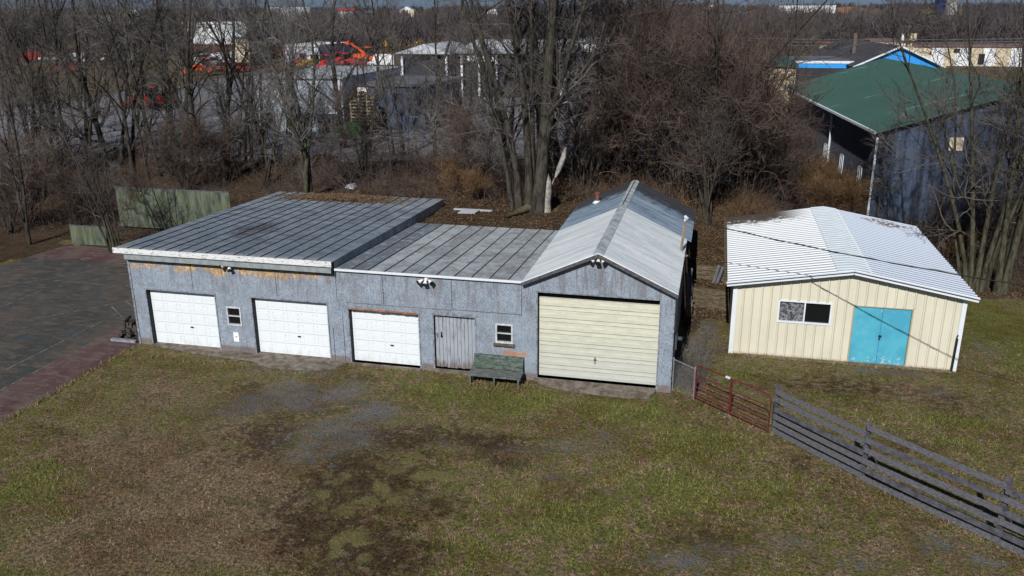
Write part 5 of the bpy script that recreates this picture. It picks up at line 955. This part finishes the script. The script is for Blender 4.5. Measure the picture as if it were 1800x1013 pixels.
redtree = [make_tree(70+i, rsp(n_, 12, .12, .4, 3.2), dens=(9, 6, 4, 2), L1=(2.0, 4.8), ang=38, twig='twig_red', up=.09) for i, n_ in enumerate((4, 5))]
gold = [make_tree(80, rsp(12, 2.7, .015, .5, .7), dens=(6, 5, 3, 2), L1=(.7, 1.4), ang=24, twig='twig_gold', name='shrub', cat_='shrub', scaleL=.4, fine=.006)]
ent = []          # (object, apparent x, zone kind)
used = set()
def put(proto, px, py, s=1., rz_=None, kind='wood', lean=(0, 0), label=None, sc3=None):
    p = GT(px, py); rz_ = rng.uniform(0, 6.28) if rz_ is None else rz_; loc = GH(p, -.05)
    if proto.name in used: o = dup(proto, loc, rz_)
    else: o = proto; used.add(proto.name); o.location = loc; o.rotation_euler.z = rz_
    o.rotation_euler.x = lean[0]; o.rotation_euler.y = lean[1]; k = s; o.scale = sc3 or (k, k, k*rng.uniform(.95, 1.08)); ent.append((o, px, py, kind, label)); return o
# named big ones
bigc = make_tree(101, [(0, 0, -1.9, .2, 17, .20), (.45, .1, 1.6, .3, 17, .34), (.3, .2, 3.4, .3, 15, .17), (-.45, -.1, -2.6, -.2, 15, .18), (-.85, .1, -3.6, .6, 14, .13), (.1, .3, -.2, .8, 15, .15)], dens=(9, 8, 6, 4), L1=(2.5, 6), t0=.16, fine=.007)
put(bigc, 930, 372, .97, 0., 'big', label='massive old tree with several dark trunks rising behind the low roof')
bigc2 = make_tree(102, [(0, 0, .6, .3, 16, .26), (-.3, .2, -.5, .4, 16, .2)], dens=(12, 8, 6, 4), bark='mossbark'); put(bigc2, 960, 345, 1., 0., 'big', label='dark double trunk tree just right behind the massive one')
rt = make_tree(103, [(0, 0, -1.4, .2, 10, .13), (.1, .1, -.6, -.2, 11, .14), (.0, -.1, .5, .3, 11, .13)], dens=(8, 6, 5, 4), L1=(1.6, 3.4), bark='mossbark', twig='twig_pale', ang=36, up=.12); put(rt, 541, 350, 1., 0., 'big', label='mossy curved tree growing at the back edge of the left roof'); pq = PY(540, 347, 38.95); rt.location = (pq[0], 38.95, 2.7)
mr_ = make_tree(104, [(0, 0, -4.6, -.4, 12, .11), (.15, .1, -2.0, .4, 13, .13), (.3, 0, .4, -.3, 13, .13), (.55, .1, 1.7, .4, 13, .12), (-.15, .2, -3.2, 1.2, 12, .09), (.7, 0, 3.2, .2, 12, .10)], dens=(9, 7, 5, 3), L1=(1.8, 4.4), ang=32, bark='mossbark', up=.09, t0=.14, fine=.005); put(mr_, 1700, 512, 1., 0., 'big', label='spreading mossy multi-trunk tree at the grass edge right of the beige shed')
mr2 = make_tree(105, [(0, 0, -.8, .2, 13, .14), (.25, .05, .8, .1, 13, .17), (.1, .2, 2.6, .3, 12, .11)], dens=(10, 7, 5, 3), fine=.0055, L1=(1.8, 4.4), ang=34, bark='mossbark', t0=.14); put(mr2, 1752, 515, 1.05, 0., 'big', label='thick grey-green trunk pair beside the spreading tree, nearer the frame edge')
lfm = make_tree(106, [(0, 0, -2.6, .2, 8.5, .085), (.15, 0, -1.8, .3, 9, .09), (.35, .1, -1.2, -.2, 8, .07), (-.2, .1, -3.4, .3, 8, .07), (.5, 0, -.4, .4, 7.5, .06)], dens=(7, 4, 4, 2), L1=(1, 2.4), ang=30, scaleL=.7, fine=.005); put(lfm, 200, 446, .9, 0., 'big', label='clump of thin leaning stems at the back corner of the court')
# belt
T = tall
belt = [(T[1], 60, 300, 1.), (T[3], 100, 310, .9), (T[5], 145, 265, 1.), (T[1], 235, 320, .9), (T[3], 275, 312, .9), (T[1], 310, 270, .95), (T[2], 372, 318, .9), (T[5], 415, 280, .9), (T[3], 705, 275, .8), (T[2], 765, 285, .8), (T[1], 900, 325, .9), (T[5], 1030, 295, .9), (T[1], 1075, 305, .9), (T[2], 1115, 290, .9), (T[1], 50, 430, .55), (T[0], 120, 330, .8), (T[5], 128, 285, 1.), (T[2], 160, 310, .85), (T[0], 190, 292, .95), (T[2], 212, 290, .9), (T[3], 30, 300, .9), (multi[0], 75, 345, .9), (T[4], 320, 318, .9), (T[1], 352, 300, .9), (T[2], 285, 285, .95), (T[4], 400, 322, .85), (T[0], 392, 290, .9), (T[5], 250, 305, .9), (T[3], 440, 300, .9), (multi[1], 478, 325, 1.), (T[1], 468, 282, .95), (T[0], 605, 262, 1.), (T[2], 648, 270, .9), (T[4], 800, 262, .75), (T[2], 850, 330, .8), (T[5], 880, 300, .9), (T[0], 985, 320, 1.), (T[2], 1010, 300, .9), (multi[1], 1040, 320, .9), (redtree[0], 1130, 318, .95), (redtree[1], 1180, 330, 1.), (redtree[0], 1215, 345, .95), (T[5], 1240, 390, .7), (redtree[1], 1270, 335, .7), (T[2], 1235, 300, .9), (redtree[0], 1310, 330, .5), (multi[0], 1240, 395, .6), (T[3], 5, 350, .8), (T[0], 160, 240, .9), (T[4], 90, 240, .9), (T[2], 240, 225, .85), (T[1], 20, 220, .9), (T[5], 180, 205, .9), (T[3], 510, 290, .8), (T[3], 1090, 300, .8), (multi[1], 1150, 300, .9), (redtree[1], 1060, 335, .7), ]
for pr, px_, py_, s_ in belt: put(pr, px_, py_, s_)
for px_, py_, s_ in ((300, 320, .8), (340, 322, .7), (445, 315, .7), (425, 318, .8), (495, 345, .8), (548, 352, .7), (575, 322, .8), (688, 325, .9), (715, 322, .7), (770, 335, .8), (775, 310, .9), (803, 338, .8), (820, 325, .9), (850, 362, .8), (870, 362, .6), (1000, 345, .8), (1015, 340, .7), (1080, 330, .8), (1540, 395, .8), (1565, 398, .7), (95, 400, .7), (230, 395, .6), (740, 308, .8), (640, 318, .7), (600, 312, .8)): put(sap[int(rng.integers(3))], px_, py_, s_, kind='sapling')
for px_, py_, s_ in ((1030, 345, .9), (1060, 330, 1.), (1105, 320, 1.), (1150, 330, 1.1), (1190, 350, 1.1), (1230, 375, .9), (1260, 355, 1.1), (1300, 350, 1.1), (1340, 350, .9), (1375, 362, .75), (1290, 320, 1.1), (1340, 315, .8), (1225, 300, 1.2), (1170, 290, 1.1), (1400, 355, .6), (1090, 285, 1.), (1320, 290, .9), (1240, 350, 1.), (820, 305, .7), (640, 300, .7), (330, 345, .7), (390, 330, .7), (250, 400, .5), (60, 390, .7), (20, 410, .7), (140, 400, .5), (830, 345, .6), (1660, 430, .5), (1780, 470, .5), (1790, 440, .7), (1730, 430, .6)): put(red[int(rng.integers(3))], px_, py_, s_, kind='shrub')
for px_, py_, s_ in ((1430, 368, .95), (1465, 380, .85), (1445, 355, .9), (1500, 388, .8), (1415, 375, .9), (1440, 384, .8), (1480, 392, .8), (800, 345, .6), (835, 352, .5), (1690, 470, .6)): put(gold[0], px_, py_, s_, kind='gold')
# trees beyond the lot and round the far buildings
mid = [(int(px_), int(py_)) for px_, py_ in zip(rng.uniform(-20, 1500, 110), rng.uniform(50, 150, 110)) if not (600 < px_ < 1100 and py_ > 95) and not (430 < px_ < 700 and py_ > 90) and not (330 < px_ < 440 and py_ > 75)]
for px_, py_ in mid+[(1500, 72), (1540, 70), (1700, 74), (1750, 72), (1780, 90), (1450, 95), (1420, 80), (1400, 110), (1350, 130), (1380, 95)]: put(T[int(rng.integers(6))], px_, py_, float(rng.uniform(.45, .7)), kind='far')
# labels
ordn = ['first', 'second', 'third', 'fourth', 'fifth', 'sixth', 'seventh', 'eighth', 'ninth', 'tenth', 'eleventh', 'twelfth', 'thirteenth', 'fourteenth', 'fifteenth', 'sixteenth', 'seventeenth', 'eighteenth', 'nineteenth', 'twentieth', 'twenty-first', 'twenty-second', 'twenty-third', 'twenty-fourth', 'twenty-fifth', 'twenty-sixth', 'twenty-seventh', 'twenty-eighth', 'twenty-ninth', 'thirtieth']
zones = ((-99, 215, 'the court'), (215, 500, 'the left half of the big roof'), (500, 780, 'the right half of the big roof'), (780, 1000, 'the low middle roof'), (1000, 1222, 'the gabled roof'), (1222, 1450, 'the shed roof left slope'), (1450, 1990, 'the shed roof right slope'))
desc = dict(wood='bare tall tree', sapling='slim pale sapling', shrub='reddish twiggy shrub', gold='golden-brown stemmed shrub', far='distant bare tree')
grp = dict(wood='bare trees in the wood behind the garages', sapling='saplings in the brush', shrub='reddish shrubs in the brush', gold='golden shrubs in the brush', far='distant trees beyond the lot')
for kd in desc:
    for a, b, zn in zones:
        l = sorted([e for e in ent if e[3] == kd and a <= e[1] < b], key=lambda e: e[1])
        for i, e in enumerate(l):
            e[0]['label'] = '%s %s %s, %s from left' % (desc[kd], 'over' if kd == 'far' else 'behind', zn, ordn[min(i, 29)]) if len(l) > 1 else '%s, the only one %s %s' % (desc[kd], 'over' if kd == 'far' else 'behind', zn); e[0]['group'] = grp[kd]
for e in ent:
    if e[4]: e[0]['label'] = e[4]
for L_ in (tall, multi, sap, red, redtree, gold):
    for o in L_:
        if o.name not in used:
            for c_ in list(o.children): bpy.data.objects.remove(c_)
            bpy.data.objects.remove(o)
# undergrowth
def thicket(n, seed, mat, name, lab, gen, L=(.8, 2.2), rad=.007):
    rg = np.random.default_rng(seed); X, Y = gen(rg, n); n = len(X); k = 5; P = np.empty((n, k, 3)); P[:, 0] = np.stack([X, Y, hz(X, Y)], -1); D = rg.normal(0, .55, (n, 3)); D[:, 2] = rg.uniform(.5, 1.3, n); D /= np.linalg.norm(D, axis=1, keepdims=True); l = rg.uniform(*L, n)/(k-1)
    for j in range(1, k): D = D+rg.normal(0, .28, (n, 3)); D[:, 2] -= .12; D /= np.linalg.norm(D, axis=1, keepdims=True); P[:, j] = P[:, j-1]+D*l[:, None]
    P[:, 1:, 2] = np.maximum(P[:, 1:, 2], hz(P[:, 1:, 0], P[:, 1:, 1])+.02); Rr = np.full((n, 1), rad)*rg.uniform(.7, 1.7, (n, 1))*np.linspace(1, .5, k); Q, QR = grow(rg, P, Rr, 2, (.3, .9), 45, .8, 3, 0., .2, .2, rad*.8)
    V, F = cat([tubes(P, Rr, 3), tubes(Q, QR, 3)]); tag(npmesh(name, V, F, MT[mat]), lab, 'brush', kind='stuff')
def inwood(rg, n):
    X = rg.uniform(-62, 16, n); Y = rg.uniform(38.8, 58, n); bk = (X > 8) & (X < 27) & (Y > 52); ok = ~bk & ~((X < -22) & (Y < 39.8)) & ~((X > .8) & (X < 8.9) & (Y < 40.4)) & ~((X > 8.9) & (Y < 40.8)) & ~((X > -12.6) & (X < -4.5) & (Y < 40)) & ~((X > -1.2) & (X < 1.5) & (Y < 43)) & (rg.random(n) < .35+.65*(np.sin(X*.55)*np.sin(Y*.7+X*.2) > -.3)); return X[ok], Y[ok]
thicket(11000, 1, 'brush_red', 'undergrowth', 'tangled reddish-brown brush on the ground under the trees', inwood, (.8, 2.6))
thicket(7000, 2, 'brush_grey', 'bramble', 'grey bramble tangle under the trees', inwood, (.6, 2.2))
def lw_(rg, n): return rg.uniform(-21, -34, n), 38.6+np.abs(rg.normal(0, 2.2, n))
thicket(2500, 3, 'twig_gold', 'dry_weeds', 'dry golden weeds along the edge of the wood', lambda rg, n: (rg.uniform(-14, 9, n), rg.uniform(40.5, 46, n)), (.5, 1.2), .006)
thicket(420, 4, 'twig_pale', 'dry_weeds', 'dry pale weeds beside the garage near the chain link', lambda rg, n: (rg.uniform(-.78, .25, n), rg.uniform(26.6, 30.5, n)), (.2, .7), .004)
# far wood
def farwood():
    rg = np.random.default_rng(9); n = 2600; u = rg.random(n); Y = 190+1500*u**1.9; px_ = rg.uniform(-60, 1860, n); v = CM.T @ np.stack([(px_-900)/FPX, np.full(n, -.33), np.ones(n)]); X = v[0]/v[1]*Y
    ok = ~((Y > 560) & (Y < 830) & (px_ > 1360) & (px_ < 1700)) & ~((px_ > 1620) & (px_ < 1700) & (Y > 235) & (Y < 760)) & ~((px_ > 1400) & (px_ < 1560) & (Y > 380) & (Y < 830)) & ((np.sin(X*.03+Y*.02)+np.sin(X*.011-Y*.05)) > -1.15); X, Y = X[ok], Y[ok]; n = len(X); H_ = rg.uniform(6, 12, n); Hs = H_*(1-.25*ss(Y, 300, 900))
    m_ = 70; idx = np.repeat(np.arange(n), m_); N_ = len(idx); th = rg.uniform(0, 6.28, N_); sp = rg.random(N_)**.6; h0 = Hs[idx]*rg.uniform(.05, .6, N_); h1 = h0+Hs[idx]*rg.uniform(.15, .45, N_); r0 = Hs[idx]*.12*sp; r1 = Hs[idx]*.38*sp*rg.uniform(.6, 1.2, N_); z0 = hz(X, Y)[idx]
    P = np.stack([np.stack([X[idx]+r0*np.cos(th), Y[idx]+r0*np.sin(th), z0+h0], -1), np.stack([X[idx]+r1*np.cos(th), Y[idx]+r1*np.sin(th), z0+h1], -1)], 1); w = .05+.00022*Y[idx]; Rr = np.stack([w, w*.4], -1); V, F = tubes(P, Rr, 3); tag(npmesh('far_wood', V, F, MT['farwood']), 'far-off leafless woodland below the skyline', 'woodland', kind='stuff')
farwood()
for o in list(bpy.data.objects):
    if o.get('abs') is not None: del o['abs']
